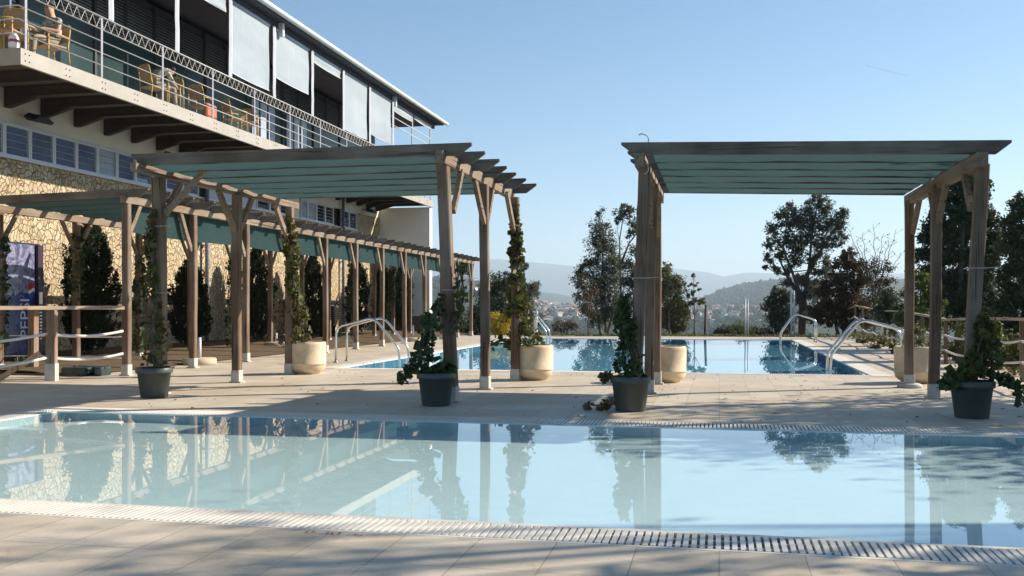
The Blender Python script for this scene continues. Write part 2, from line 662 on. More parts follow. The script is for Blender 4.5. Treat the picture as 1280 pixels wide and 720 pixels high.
t = NT('garden_soil')
n = t.noise(t.pos(), 3, 6, .7)
n2 = t.noise(t.pos(), 30, 4, .7)
c = t.ramp(n, [(.3, (.10, .07, .045)), (.5, (.17, .125, .085)), (.7, (.13, .10, .06))])
c = t.mix(t.math('MULTIPLY', n2, .5), c, (.06, .045, .03))
GARDEN = t.done(t.bsdf(c, .95, 0, n2, .8, .02, .1))

exec_sections = True

# ================================================================== TERRAIN
def lerp_tab(x, tab):
    for (a, va), (b, vb) in zip(tab, tab[1:]):
        if x <= b:
            k = 0 if b == a else max(0, (x - a) / (b - a))
            return va + (vb - va) * k
    return tab[-1][1]


def wob(x, y, s, seed=0.0):
    return (math.sin(x / s + seed) + math.sin(y / s * 1.13 + 1.7 * seed + .6) + math.sin((x + y) / s * .71 + 2.1 * seed) +
            .5 * math.sin((x - 1.3 * y) / s * 2.3 + seed)) / 3.5


BASE = [(0, -.35), (42, -.4), (60, -3), (110, -14), (250, -45), (600, -75), (1000, -80), (1500, -62), (1840, -36), (2200, -16), (2530, -3), (3000, -14),
        (4600, -18), (6000, 0), (8300, 23), (11500, 40), (40000, 40)]
# far ridge crest height by bearing (sight-line column -> image height surveyed from the picture)
RIDGE = [(-3000, 345), (300, 340), (560, 330), (600, 325), (625, 325), (665, 328), (720, 333), (780, 335), (830, 336), (855, 338), (885, 341), (905, 346),
         (920, 343), (935, 341), (960, 342), (985, 345), (1100, 343), (1300, 338), (5000, 345)]
NEARH = [(-3000, 384), (780, 392), (850, 386), (880, 376), (900, 367), (925, 360), (945, 357), (975, 354), (1010, 350), (1080, 349), (1300, 345), (5000, 360)]
MIDH = [(-3000, 366), (560, 362), (640, 363), (690, 366), (720, 372), (760, 380), (820, 389), (5000, 389)]
TOWNH = [(-3000, 350), (520, 352), (580, 350), (620, 362), (660, 379), (700, 384), (740, 387), (800, 389), (960, 388), (5000, 388)]


def bump(d, c, w):
    k = abs(d - c) / w
    return 0 if k >= 1 else (math.cos(k * math.pi) + 1) / 2


def terrain(x, y):
    d = math.hypot(x, y)
    ang = math.atan2(x, y) + YAW
    while ang > math.pi:
        ang -= 2 * math.pi
    while ang < -math.pi:
        ang += 2 * math.pi
    dx = max(-1.3, min(1.3, ang))
    px = HX + FPX * math.tan(dx)
    depth = max(.3, math.cos(dx)) * d
    z = lerp_tab(d, BASE)
    e = min(1, max(0, (d - 800) / 800))
    z += e * wob(x, y, 130, 1.0) * 3.0

    def crest(tab, D):
        return EYE + (HY - lerp_tab(px, tab)) * D * max(.3, math.cos(dx)) / FPX
    for tab, D, w0, w1, amp in ((TOWNH, 2530, 1400, 800, 3.0), (NEARH, 4000, 1400, 1100, 8), (MIDH, 6700, 1800, 1600, 12), (RIDGE, 14500, 5400, 5600, 30)):
        cz = crest(tab, D) + amp * .35 * wob(x, y, 105 if D < 5000 else 370, D)
        w = w0 if d < D else w1
        b = bump(d, D, w)
        if b > 0:
            z = max(z, z + (cz - z) * b) if cz > z else z
    # a near slope on the right keeps the bank behind the rope fence
    return z


mb = MB()
rings = [0, 20, 34, 42, 50, 60, 75, 95, 130, 180, 250, 400, 600, 900, 1150, 1300, 1420, 1540, 1660, 1780, 1900, 2020, 2140, 2260, 2380, 2500, 2600, 2750,
         3000, 3250, 3400, 3550, 3700, 3850, 4000, 4150, 4400, 4750, 5100, 5400, 5750, 6100, 6400, 6650, 7000, 7600, 8500, 9600, 10800, 11700, 12600, 13400,
         14000, 14500, 15000, 15700, 16800, 18500]
angs = []
a = -180.0
while a < 180:
    angs.append(R(a))
    rel = a + math.degrees(YAW)
    a += .22 if -34 < rel < 34 else 4.0
na = len(angs)
vs = [(0, 0, -.35)]
for r in rings[1:]:
    for an in angs:
        x, y = r * math.sin(an), r * math.cos(an)
        vs.append((x, y, terrain(x, y)))
fs = []
for k in range(na):
    fs.append((0, 1 + (k + 1) % na, 1 + k))
near_faces = len(fs)
for i in range(len(rings) - 2):
    for k in range(na):
        j = (k + 1) % na
        b0, b1 = 1 + i * na, 1 + (i + 1) * na
        fs.append((b0 + k, b0 + j, b1 + j, b1 + k))
# the part under the terrace and pools is cut away lower
def in_site(x, y):
    return -11 < x < 7 and -8 < y < 40
vs = [(x, y, -2.2 if (abs(x) < 6 and abs(y) < 1) else z) for x, y, z in vs]
mb.add(vs, fs, 0, True)
i0 = len(fs) - (len(rings) - 2) * na
for fi in range(len(fs)):
    ring = 0 if fi < near_faces else (fi - near_faces) // na + 1
    mb.m[fi] = 0 if ring < 9 else 1
struct('terrain', mb, [GROUND, HILL])

# ================================================================== TERRACE AND POOLS
P1 = (-6.85, 4.25, 4.79, 8.91)        # near pool water: x0 x1 y0 y1
P2 = (-6.73, 2.38, 16.45, 33.4)       # far pool water
G1 = (-7.2, 4.6, 4.43, 9.31)          # outside of the near pool's overflow grate
G2 = (-6.73, 2.38, 16.14, 33.4)


def cells(mb, xs, ys, holes, z0, z1):
    for x0, x1 in zip(xs, xs[1:]):
        for y0, y1 in zip(ys, ys[1:]):
            cx, cy = (x0 + x1) / 2, (y0 + y1) / 2
            if any(h[0] < cx < h[1] and h[2] < cy < h[3] for h in holes):
                continue
            mb.add([(x0, y0, z1), (x1, y0, z1), (x1, y1, z1), (x0, y1, z1)], [(0, 1, 2, 3)])


deck = MB()
K2 = (-7.05, 2.70, 16.14, 33.72)      # coping frame of the far pool
cells(deck, [-19, G1[0], G1[1], 6.2], [-7, G1[2], G1[3], 13.55], [G1], 0, 0)
cells(deck, [-10.0, K2[0], K2[1], 5.6], [13.55, K2[2], K2[3], 36.6], [K2], 0, 0)
deck.box(-10.0, 5.6, 36.6, 36.62, -.5, 0)
deck.box(5.6, 5.62, 13.55, 36.6, -.5, 0)
deck.box(6.2, 6.22, -7, 13.55, -.5, 0)
struct('terrace', deck, PAVE)

cop = MB()
x0, x1, y0, y1 = P2
cop.box(K2[0], x0, K2[2], K2[3], -.12, .006)
cop.box(x1, K2[1], K2[2], K2[3], -.12, .006)
cop.box(x0, x1, y1, K2[3], -.12, .006)
struct('far_pool_coping', cop, COPE)

for nm, P, dep, mat in (('near_pool_basin', P1, .09, POOL_A), ('far_pool_basin', P2, .17, POOL_B)):
    b = MB()
    x0, x1, y0, y1 = P[0] + .004, P[1] - .004, P[2] + .004, P[3] - .004
    z0, z1 = -dep, -.0035
    b.add([(x0, y0, z0), (x1, y0, z0), (x1, y1, z0), (x0, y1, z0), (x0, y0, z1), (x1, y0, z1), (x1, y1, z1), (x0, y1, z1)],
          [(0, 1, 2, 3), (4, 5, 1, 0), (5, 6, 2, 1), (6, 7, 3, 2), (7, 4, 0, 3)])
    struct(nm, b, mat)
for nm, P, mat in (('near_pool_water', P1, WATER_A), ('far_pool_water', P2, WATER_B)):
    b = MB()
    x0, x1, y0, y1 = P
    z = -.007
    b.add([(x0, y0, z), (x1, y0, z), (x1, y1, z), (x0, y1, z)], [(0, 1, 2, 3)])
    struct(nm, b, mat)

# overflow grates: white bars across a dark channel
g = MB()
ch = MB()
pitch = .037
def grate_run(along, a0, a1, c0, c1):
    n = int((a1 - a0) / pitch)
    for i in range(n):
        a = a0 + (i + .5) * pitch + random.uniform(-.0012, .0012)
        w = .0118
        sk = random.uniform(-.002, .002)
        if along == 'x':
            v = [(a - w, c0, -.02), (a + w, c0, -.02), (a + w + sk, c1, -.02), (a - w + sk, c1, -.02), (a - w, c0, .003), (a + w, c0, .003), (a + w + sk, c1, .003), (a - w + sk, c1, .003)]
        else:
            v = [(c0, a - w, -.02), (c1, a - w, -.02), (c1, a + w, -.02), (c0, a + w, -.02), (c0, a - w, .003), (c1, a - w, .003), (c1, a + w, .003), (c0, a + w, .003)]
        g.add(v, [(4, 5, 6, 7), (0, 1, 5, 4), (1, 2, 6, 5), (2, 3, 7, 6), (3, 0, 4, 7)])
    for cc in (.3, .7):
        m = c0 + (c1 - c0) * cc
        if along == 'x':
            g.box(a0, a1, m - .008, m + .008, -.032, -.008)
        else:
            g.box(m - .008, m + .008, a0, a1, -.032, -.008)
grate_run('x', G1[0], G1[1], G1[2] + .03, P1[2] - .045)
grate_run('x', G1[0], G1[1], P1[3] + .024, G1[3] - .03)
grate_run('y', P1[2] + .02, P1[3] - .02, G1[0] + .03, P1[0] - .045)
struct('near_pool_grate', g, GRATE)
# channel and the thin stone lips each side of it
ch.box(G1[0] + .03, G1[1], G1[2] + .028, P1[2] - .04, -.14, -.10)
ch.box(G1[0] + .03, G1[1], P1[3] + .04, G1[3] - .028, -.14, -.10)
ch.box(G1[0] + .03, P1[0] - .04, P1[2], P1[3], -.14, -.10)
struct('drain_channel', ch, CHAN)
lip = MB()
lip.box(G1[0], G1[1], G1[2], G1[2] + .028, -.15, .001)
lip.box(G1[0], G1[1], G1[3] - .028, G1[3], -.15, .001)
lip.box(G1[0], G1[0] + .028, G1[2] + .03, G1[3] - .03, -.15, .001)
lip.box(P1[0] - .04, P1[1], P1[2] - .04, P1[2], -.6, -.002)
lip.box(P1[0] - .04, P1[1], P1[3], P1[3] + .022, -.6, -.001)
lip.box(P1[0] - .04, P1[0], P1[2], P1[3], -.6, -.002)
struct('near_pool_edge', lip, COPE)

g = MB()
grate_run('x', P2[0], P2[1], G2[2] + .02, P2[2] - .05)
struct('far_pool_grate', g, GRATE)
ch = MB()
ch.box(P2[0], P2[1], G2[2] + .02, P2[2] - .045, -.14, -.10)
struct('far_drain_channel', ch, CHAN)
lip = MB()
lip.box(P2[0], P2[1], G2[2], G2[2] + .02, -.14, .002)
lip.box(P2[0], P2[1], P2[2] - .045, P2[2], -1.5, -.003)
struct('far_pool_edge', lip, COPE)

# worn painted depth mark by the near grate
def text_mesh(txt, size, extrude=0.0, align='LEFT'):
    cu = bpy.data.curves.new('lettering', 'FONT')
    cu.body = txt
    cu.size = size
    cu.extrude = extrude
    cu.align_x = align
    o = bpy.data.objects.new('lettering_tmp', cu)
    col.objects.link(o)
    dg = bpy.context.evaluated_depsgraph_get()
    me = bpy.data.meshes.new_from_object(o.evaluated_get(dg))
    bpy.data.objects.remove(o)
    return me


t = NT('worn_dark_red_paint')
n = t.noise(t.pos(), 45, 4, .7)
tr = t.n('ShaderNodeBsdfTransparent')
p = t.bsdf((.075, .03, .03), .7)
mx = t.n('ShaderNodeMixShader')
t.l(t.ramp(n, [(.44, (0, 0, 0)), (.52, (1, 1, 1))]), mx.inputs[0])
t.l(tr.outputs[0], mx.inputs[1])
t.l(p, mx.inputs[2])
MARKP = t.done(mx.outputs[0])
me = text_mesh('0.50 m', .10)
me.materials.clear()
me.materials.append(MARKP)
o = bpy.data.objects.new('depth_marking', me)
col.objects.link(o)
o.location = (-1.98, 4.345, .004)
o.scale = (1.12, .75, 1)
o['kind'] = 'structure'

# garden strip between the terrace and the hotel
gb = MB()
nx, ny = 8, 60
vs = []
for j in range(ny + 1):
    for i in range(nx + 1):
        x = -14.0 + 4.0 * i / nx
        y = 13.55 + 25.0 * j / ny
        z = .012 + .15 * (1 - i / nx) ** .8 + (random.uniform(-.012, .02) if 0 < i < nx else 0)
        vs.append((x, y, z))
fs = [(j * (nx + 1) + i, j * (nx + 1) + i + 1, (j + 1) * (nx + 1) + i + 1, (j + 1) * (nx + 1) + i) for j in range(ny) for i in range(nx)]
gb.add(vs, fs, 0, True)
gb.box(-14, -10.0, 13.5, 13.548, -.3, .03)
struct('garden_bed', gb, GARDEN)

# ================================================================== HOTEL
hotel = thing('hotel_building', 'two storey hotel wing with rubble stone ground floor, long balcony and roller blinds', 'building', (-14, 24, 0))
WX0 = -14.0
YE = 38.4
w = MB()
w.box(-14.32, WX0, 6, YE, -.2, 4.10)
w.box(-14.32, WX0 - .002, 35.8, YE, 4.10, 5.0)
part('stone_wall', w, STONE, hotel)
w = MB()
w.box(-14.30, WX0 + .012, 6, YE, 4.84, 5.56)
w.box(-14.30, WX0 - .005, 22.0, 22.34, 4.10, 4.84)
w.box(-14.30, WX0 - .005, 29.52, 30.5, 4.10, 4.84)
w.box(-30, -14.34, 6, 38.75, -.2, 8.9)
part('plaster_wall', w, PLASTER, hotel)
w = MB()
w.box(-14.3, -11.80, YE, YE + .34, .73, 5.27)
ww = part('end_wall', w, WHITE_PAINT, hotel)
w = MB()
w.box(-14.3, -11.79, YE - .012, YE + .352, -.2, .73)
part('plinth', w, PLINTH, hotel)

# clerestory windows of louvred glass
def window(y0, y1, gm, nsl=4):
    f = MB()
    z0, z1 = 4.14, 4.80
    t_ = .045
    x0, x1 = -14.06, -13.965
    f.box(x0, x1, y0, y0 + t_, z0, z1)
    f.box(x0, x1, y1 - t_, y1, z0, z1)
    f.box(x0, x1, y0 + t_, y1 - t_, z0, z0 + t_)
    f.box(x0, x1, y0 + t_, y1 - t_, z1 - t_, z1)
    fo = part('window', f, ALU, hotel)
    p = MB()
    hh = (z1 - z0 - 2 * t_) / nsl
    for i in range(nsl):
        a = z0 + t_ + i * hh
        til = random.uniform(.012, .03)
        p.add([(-14.03, y0 + t_, a + hh), (-14.03, y1 - t_, a + hh), (-14.03 + til, y1 - t_, a + .006), (-14.03 + til, y0 + t_, a + .006)], [(0, 1, 2, 3)])
        p.box(-14.035 + til, -14.0 + til * .5, y0 + t_, y1 - t_, a, a + .006, 1)
    p.box(-14.20, -14.18, y0 + t_, y1 - t_, z0, z1, 2)
    part('pane', p, [gm, ALU, DARKIN], fo)


ys = [13.68 + .736 * i for i in range(12)]
for i, (a, b) in enumerate(zip(ys, ys[1:])):
    window(a + .003, b - .003, CLEAR if i == 8 else WINDOWG)
for a, b in ((22.35, 23.16), (23.165, 23.95)):
    window(a, b, WINDOWG)
for a, b in ((24.5, 25.4), (25.41, 26.35), (26.36, 27.32)):
    f = MB()
    f.box(-14.05, -13.975, a, b, 4.14, 4.80)
    part('blank_panel', f, PANELB, hotel)
for a, b, gm in ((27.35, 28.24, WINDOWD), (28.25, 28.93, WINDOWD), (28.94, 29.5, WINDOWD), (30.53, 31.11, CLEAR), (31.12, 31.86, CLEAR), (31.87, 32.63, WINDOWD),
                 (32.64, 33.4, WINDOWD), (34.23, 34.95, WINDOWD), (34.96, 35.72, WINDOWD)):
    window(a, b, gm, 5)
w = MB()
w.box(-14.0, -13.93, 6, 35.78, 4.095, 4.136)
w.box(-14.0, -13.95, 6, 35.78, 4.804, 4.838)
part('window_ledge', w, ALU, hotel)
for y in (24.2, 34.06):
    w = MB()
    w.tube([(-13.86, y, .1), (-13.86, y, 5.2)], .055, 10)
    for z in (1.2, 2.8, 4.4):
        w.box(-13.99, -13.80, y - .07, y + .07, z, z + .03)
    part('downpipe', w, PIPE, hotel)

# balcony
XB = -11.8
YB = 14.34
s = MB()
s.box(WX0 + .02, XB - .004, YB + .06, YE + .05, 5.50, 5.58)
part('balcony_slab', s, CONC, hotel)
s = MB()
s.box(XB, XB + .07, YB, YE + .3, 5.28, 5.56)
s.box(WX0 - 4, XB - .002, YB, YB + .055, 5.28, 5.56)
fa = part('balcony_fascia', s, FASCIA, hotel)
bo = MB()
y = 14.5
while y < YE:
    for dy in (-.05, .05):
        for z in (5.36, 5.48):
            bo.tube([(XB + .07, y + dy, z), (XB + .083, y + dy, z)], .012, 6)
    y += 1.06
part('bolts', bo, BOLT, fa)
k = 0
y = 14.56
while y < YE - .2:
    b = MB()
    prof = [(XB - .01, 5.49), (WX0 + .02, 5.49), (WX0 + .02, 5.10), (WX0 + .12, 5.10), (WX0 + .85, 5.305), (XB - .01, 5.305)]
    v = [(x, y - .06, z) for x, z in prof] + [(x, y + .06, z) for x, z in prof]
    n = len(prof)
    b.add(v, [tuple(range(n)), tuple(range(2 * n - 1, n - 1, -1))] + [(i, i + n, (i + 1) % n + n, (i + 1) % n) for i in range(n)])
    b.box(WX0 + .3, XB - .01, y - .10, y + .10, 5.285, 5.303)
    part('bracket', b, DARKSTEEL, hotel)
    y += 1.06
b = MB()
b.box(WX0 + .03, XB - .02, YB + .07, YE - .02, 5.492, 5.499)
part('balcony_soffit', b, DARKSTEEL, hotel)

# railing: thin posts, four wires of tube, zig-zag band below the handrail
rl = MB()
X = XB + .02
for z, r in ((6.76, .021), (6.52, .014), (6.29, .012), (6.06, .012), (5.82, .012)):
    rl.tube([(X, YB, z), (X, YE + .2, z)], r, 6)
    rl.tube([(X, YB, z), (X - 4.0, YB, z)], r, 6)
y = YB + .05
up = True
while y < YE:
    rl.tube([(X, y, 6.53 if up else 6.745), (X, y + .115, 6.745 if up else 6.53)], .0075, 4, cap=False)
    y += .115
    up = not up
rail = part('balcony_railing', rl, RAILP, hotel)
y = YB + .18
rp = [(X, yy) for yy in [14.52 + 2.1 * i for i in range(12)]] + [(X - .45, YB), (X - 2.2, YB)]
for xx, yy in rp:
    b = MB()
    b.cbox((xx, yy, 6.165), .02, .055, 1.17)
    part('railing_post', b, RAILB, rail)

# upper storey behind the balcony
up_ = MB()
up_.box(-14.32, WX0 - .02, 6, YE - .6, 5.58, 8.75)
part('upper_wall', up_, DARKIN, hotel)
bays = [12.16 + 2.41 * i for i in range(12)]
for i, (a, b) in enumerate(zip(bays, bays[1:])):
    if b > YE:
        b = YE - .6
    pale = i == 1  # bay whose lower slats carry the painted sunlit tone
    s = MB()
    z = 5.62
    lo = 5.62 if pale else 7.55
    for q in range(int((8.6 - lo) / .075)):
        zz = lo + q * .075
        s.add([(WX0 + .02, a + .06, zz + .06), (WX0 + .02, b - .06, zz + .06), (WX0 + .07, b - .06, zz), (WX0 + .07, a + .06, zz)], [(0, 1, 2, 3)], 1 if (pale and zz < 6.7) else 0)
    s.box(WX0 - .01, WX0 + .09, a, a + .07, 5.6, 8.7, 2)
    s.box(WX0 - .01, WX0 + .09, (a + b) / 2 - .03, (a + b) / 2 + .03, lo, 8.7, 2)
    part('louvre_shutter', s, [SHUT, SHUT_LIT, DARKIN], hotel)
    if not pale:
        gr = MB()
        gr.box(WX0 - .01, WX0 + .05, a + .075, b - .01, 5.6, 7.5)
        part('green_panel', gr, GREEN, hotel)
    if i in (6, 7):
        gl = MB()
        for q in range(3):
            gl.box(WX0 + .06, WX0 + .10, a + .3 + q * .55, a + .72 + q * .55, 5.62, 7.45)
        part('glass_door', gl, CLEAR, hotel)
b = MB()
b.box(WX0 + .1, WX0 + 1.5, 15.0, 15.05, 5.62, 8.2)
part('glass_screen', b, GLASSB, hotel)

# roof, gutter, edge beam
r = MB()
r.box(-32, -11.5, 5, 39.9, 8.98, 9.06)
rf = part('roof', r, ROOFM, hotel)
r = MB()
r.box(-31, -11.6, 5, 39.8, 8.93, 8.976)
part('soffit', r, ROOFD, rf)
r = MB()
r.tube([(-11.46, 5, 8.99), (-11.46, 39.9, 8.99)], .07, 10)
part('gutter', r, ROOFM, rf)
r = MB()
r.box(-11.98, -11.88, 6, 39.4, 8.72, 8.925)
part('edge_beam', r, ROOFD, hotel)
for y in (24.45, 33.9):
    r = MB()
    r.box(-11.86, -11.72, y, y + .12, 8.55, 8.92)
    part('rainwater_box', r, ALU, hotel)

cols = [14.55, 16.95, 19.33, 21.72, 24.11, 26.62, 29.04, 31.42, 33.83, 36.4, 38.85]
for y in cols:
    c_ = MB()
    thin = y > 34.5
    wd = .035 if thin else .085
    zb = 5.58 if thin else 6.72
    # hanging sheath with a slightly crooked, pointed lower end
    x = -11.80 if not thin else -11.9
    n = 8
    v = []
    for i in range(n + 1):
        zz = zb + .08 + (8.72 - zb - .08) * i / n
        j = random.uniform(-.012, .012) if not thin else 0
        v += [(x, y - wd + j, zz), (x + .03, y + j * .5, zz), (x, y + wd + j, zz), (x - .04, y + j, zz)]
    f = []
    for i in range(n):
        for q in range(4):
            f.append((i * 4 + q, i * 4 + (q + 1) % 4, i * 4 + 4 + (q + 1) % 4, i * 4 + 4 + q))
    v.append((x, y + .01, zb))
    e = len(v) - 1
    for q in range(4):
        f.append((q, e, (q + 1) % 4))
    f.append(tuple(n * 4 + q for q in range(4)))
    c_.add(v, f)
    part('blind_guide' if not thin else 'terrace_column', c_, SHEATH if not thin else ALU, hotel)


def blind(y0, y1, zb, zt=8.70):
    m = MB()
    n, k = 10, 8
    v = []
    for j in range(k + 1):
        for i in range(n + 1):
            t_ = i / n
            x = -11.86 + .014 * math.sin(t_ * 9 + y0) * (1 - j / k) + .01 * math.sin(j * .8 + y0 * 2)
            v.append((x, y0 + (y1 - y0) * t_, zb + (zt - zb) * j / k - .022 * math.sin(t_ * math.pi) * (1 - j / k)))
    f = [(j * (n + 1) + i, j * (n + 1) + i + 1, (j + 1) * (n + 1) + i + 1, (j + 1) * (n + 1) + i) for j in range(k) for i in range(n)]
    m.add(v, f, 0, True)
    m.tube([(-11.86, y0 + (y1 - y0) * i / 8, zb - .012 - .022 * math.sin(i / 8 * math.pi)) for i in range(9)], .014, 6, 1)
    m.tube([(-11.87, y0 - .02, zt + .01), (-11.87, y1 + .02, zt + .01)], .045, 8, 0)
    part('roller_blind', m, [BLIND, ALU], hotel)


for y0, y1, zb in ((17.05, 19.2, 8.5), (19.45, 21.6, 8.38), (21.82, 23.92, 6.95), (24.26, 26.45, 7.40), (26.76, 28.9, 8.44), (29.15, 31.25, 6.88), (31.6, 33.74, 7.14),
                   (33.95, 36.25, 8.44), (36.55, 38.75, 8.60)):
    blind(y0, y1, zb)
# open end bay
b = MB()
for z in (6.9, 7.2):
    b.tube([(-11.9, 33.9, z + 1.0), (-11.9, 38.85, z + 1.0)], .018, 6)
part('end_bay_rail', b, ALU, hotel)

# floodlights under the balcony
def floodlight(y, label):
    o = thing('floodlight', label, 'floodlight', (-13.98, y, 5.02), 'floodlights under the balcony')
    b = MB()
    b.bar((-13.985, y, 5.02), (-13.75, y, 4.98), .03, .03)
    part('arm', b, BLACK, o)
    b = MB()
    prof = [(-.30, 0), (-.16, .10), (.16, .11), (.32, .02), (.22, -.05), (-.2, -.06)]
    v = [(-13.76, y + a, 4.97 + h) for a, h in prof] + [(-13.50, y + a * .9, 4.90 + h * .8) for a, h in prof]
    n = 6
    b.add(v, [tuple(range(n)), tuple(range(2 * n - 1, n - 1, -1))] + [(i, i + n, (i + 1) % n + n, (i + 1) % n) for i in range(n)])
    part('lamp_head', b, BLACK, o)


floodlight(17.2, 'black floodlight on the wall above the left end of the window row')
floodlight(22.15, 'black floodlight on the wall just above the tall left pergola corner post')
floodlight(36.4, 'black floodlight far along, beside the tall white end wall')

# ================================================================== PERGOLAS
def rafter_mb(x0, x1, y, z0a, z0b, w=.05, h=.14, cut=.16):
    """plank on edge along X with both ends cut back below"""
    m = MB()
    v = []
    for yy in (y - w / 2, y + w / 2):
        v += [(x0, yy, z0a + h), (x1, yy, z0b + h), (x1, yy, z0b + h * .8), (x1 - cut, yy, z0b), (x0 + cut, yy, z0a), (x0, yy, z0a + h * .8)]
    f = [tuple(range(5, -1, -1)), tuple(range(6, 12))] + [(i, (i + 1) % 6, (i + 1) % 6 + 6, i + 6) for i in range(6)]
    f = [tuple(reversed(q)) for q in f]
    m.add(v, f)
    return m


def post(parent, x, y, ztop, xt=None, yt=None, s=.118, shoe=.18, foot=False):
    xt = x if xt is None else xt
    yt = y if yt is None else yt
    m = MB()
    n = 7
    ch = .012
    ph = random.uniform(0, 6)
    v = []
    h = s / 2
    for i in range(n + 1):
        k = i / n
        z = shoe + (ztop - shoe) * k
        cx = x + (xt - x) * k + .008 * math.sin(k * 3 + ph) * math.sin(k * math.pi)
        cy = y + (yt - y) * k + .008 * math.cos(k * 2.4 + ph) * math.sin(k * math.pi)
        tw = .03 * math.sin(ph + k)
        ct, st = math.cos(tw), math.sin(tw)
        for a, b in ((-h + ch, -h), (h - ch, -h), (h, -h + ch), (h, h - ch), (h - ch, h), (-h + ch, h), (-h, h - ch), (-h, -h + ch)):
            v.append((cx + a * ct - b * st, cy + a * st + b * ct, z))
    f = []
    for i in range(n):
        for q in range(8):
            r = (q + 1) % 8
            f.append((i * 8 + q, i * 8 + r, i * 8 + 8 + r, i * 8 + 8 + q))
    f.append(tuple(n * 8 + q for q in range(8)))
    m.add(v, f)
    po = part('post', m, WZ, parent)
    b = MB()
    b.cbox((x, y, shoe / 2 + .001), s + .012, s + .012, shoe, 0, 0, .006)
    b.cbox((x, y, .012), s + .07, s + .03, .018)
    if foot:
        b.lathe((x, y - .02, 0), [(.16, 0), (.165, .04), (.13, .06)], 16)
    part('post_shoe', b, CONC, po)
    return po


def brace(parent, p, q, w=.055, h=.08):
    b = MB()
    p, q = Vector(p), Vector(q)
    mid = (p + q) / 2 + Vector((0, 0, -.02))
    b.bar(p, mid, w, h)
    b.bar(mid - (mid - p).normalized() * .005, q, w, h)
    part('brace', b, WY, parent)


def net(parent, x0, x1, ys, zf, sag=.055, name='shade_net', mt=None):
    """net fixed under each rafter and hanging slack between them"""
    m = MB()
    nx = 14
    rows = []
    for i, (a, b) in enumerate(zip(ys, ys[1:])):
        for k in range(5 if i < len(ys) - 2 else 6):
            rows.append((a + (b - a) * k / 5, 4 * (k / 5) * (1 - k / 5)))
    v = []
    for j, (y, sg) in enumerate(rows):
        for i in range(nx + 1):
            t_ = i / nx
            x = x0 + (x1 - x0) * t_
            v.append((x, y, zf(x) - sag * sg * (1 + .25 * math.sin(t_ * 7 + j * .37)) + .006 * math.sin(t_ * 23 + j)))
    W = nx + 1
    f = [(j * W + i, j * W + i + 1, (j + 1) * W + i + 1, (j + 1) * W + i) for j in range(len(rows) - 1) for i in range(nx)]
    m.add(v, f, 0, True)
    part(name, m, mt or NET, parent)


def wire_tie(parent, x, y, z, r=.085):
    b = MB()
    b.tube([(x - r, y - r, z), (x + r + .03, y - r, z), (x + r, y + r, z), (x - r, y + r, z), (x - r, y - r, z)], .006, 5)
    b.tube([(x + r, y - r, z), (x + r + .12, y - r - .02, z + .006)], .005, 4)
    part('wire_tie', b, RAILP, parent)


# ---- tall pergola in front of the hotel
tp = thing('pergola', 'tall timber pergola with teal shade net standing nearest the hotel, between the two pools', 'pergola', (-5, 12.5, 0), 'pergolas')
XL, XR = -6.9, -3.03
PA, PB, PC = (-6.92, 10.95), (-6.88, 12.85), (-6.88, 14.6)
PD, PE, PF = (-3.04, 10.76), (-3.06, 12.48), (-2.98, 14.03)
ZT = 2.74
for (x, y), (dx, dy) in zip((PA, PB, PC, PD, PE, PF), ((-.03, 0), (0, 0), (.01, 0), (-.09, -.05), (-.02, 0), (0, 0))):
    post(tp, x, y, ZT, x + dx, y + dy, .135 if y < 11 else .118)
for X, y0, y1 in ((XL - .01, 10.35, 14.95), (XR - .06, 10.42, 14.35)):
    b = MB()
    b.box(X - .04, X + .04, y0, y1, ZT + .002, ZT + (.105 if X < -5 else .135))
    part('beam', b, WY, tp)
ra = [10.55 + i * .615 for i in range(7)]
for i, y in enumerate(ra):
    o = part('rafter', rafter_mb(-7.06 + random.uniform(-.03, .02), -2.72 + random.uniform(-.03, .03), y, 2.835 + random.uniform(-.006, .006), 2.825), WX, tp)
net(tp, -6.82, -3.16, ra, lambda x: 2.838, .02)
for (x, y), dirs in ((PA, (1,)), (PB, (-1, 1)), (PC, (-1,)), (PD, (1,)), (PE, (-1, 1)), (PF, (-1,))):
    for d in dirs:
        brace(tp, (x, y + d * .06, 2.22), (x - .02, y + d * .50, 2.75))
brace(tp, (PA[0] + .06, PA[1], 2.28), (PA[0] + .62, PA[1], 2.83), .045, .07)
wire_tie(tp, PA[0], PA[1], 2.12)
wire_tie(tp, PA[0], PA[1], 1.28)
wire_tie(tp, PD[0], PD[1], 1.30)

# ---- pergola on the right
rp_ = thing('pergola', 'timber pergola with teal shade net on the right, dark posts in front of the trees', 'pergola', (.8, 12.2, 0), 'pergolas')
def zr(x):
    return 2.765 + (x + 1.04) * (-.118 / 3.9)
PG, PH, PI_ = (-.90, 10.66), (-.87, 12.28), (-.87, 13.84)
PJ, PK, PL = (2.545, 14.0), (2.52, 12.34), (2.52, 10.66)
for (x, y), (dx, dy), ft in zip((PG, PH, PI_, PJ, PK, PL), ((.10, -.05), (.05, 0), (.0, 0), (0, 0), (.03, -.02), (.11, -.05)), (0, 0, 0, 1, 0, 0)):
    post(rp_, x, y, zr(x) - .10, x + dx, y + dy, .125 if y < 11 else .115, foot=bool(ft))
for X, y0, y1 in ((-.84, 10.38, 14.2), (2.58, 10.38, 14.3)):
    b = MB()
    z = zr(X) - .085
    b.box(X - .05, X + .05, y0, y1, z - .055, z + .085)
    part('beam', b, WY, rp_)
ra = [10.52 + i * .60 for i in range(7)]
for i, y in enumerate(ra):
    part('rafter', rafter_mb(-1.04 + random.uniform(-.02, .02), 2.86 + random.uniform(-.03, .03) - .04 * i, y, zr(-1.04), zr(2.86), .05, .135, .14), WX, rp_)
net(rp_, -.70, 2.50, ra, lambda x: zr(x) + .007, .02)
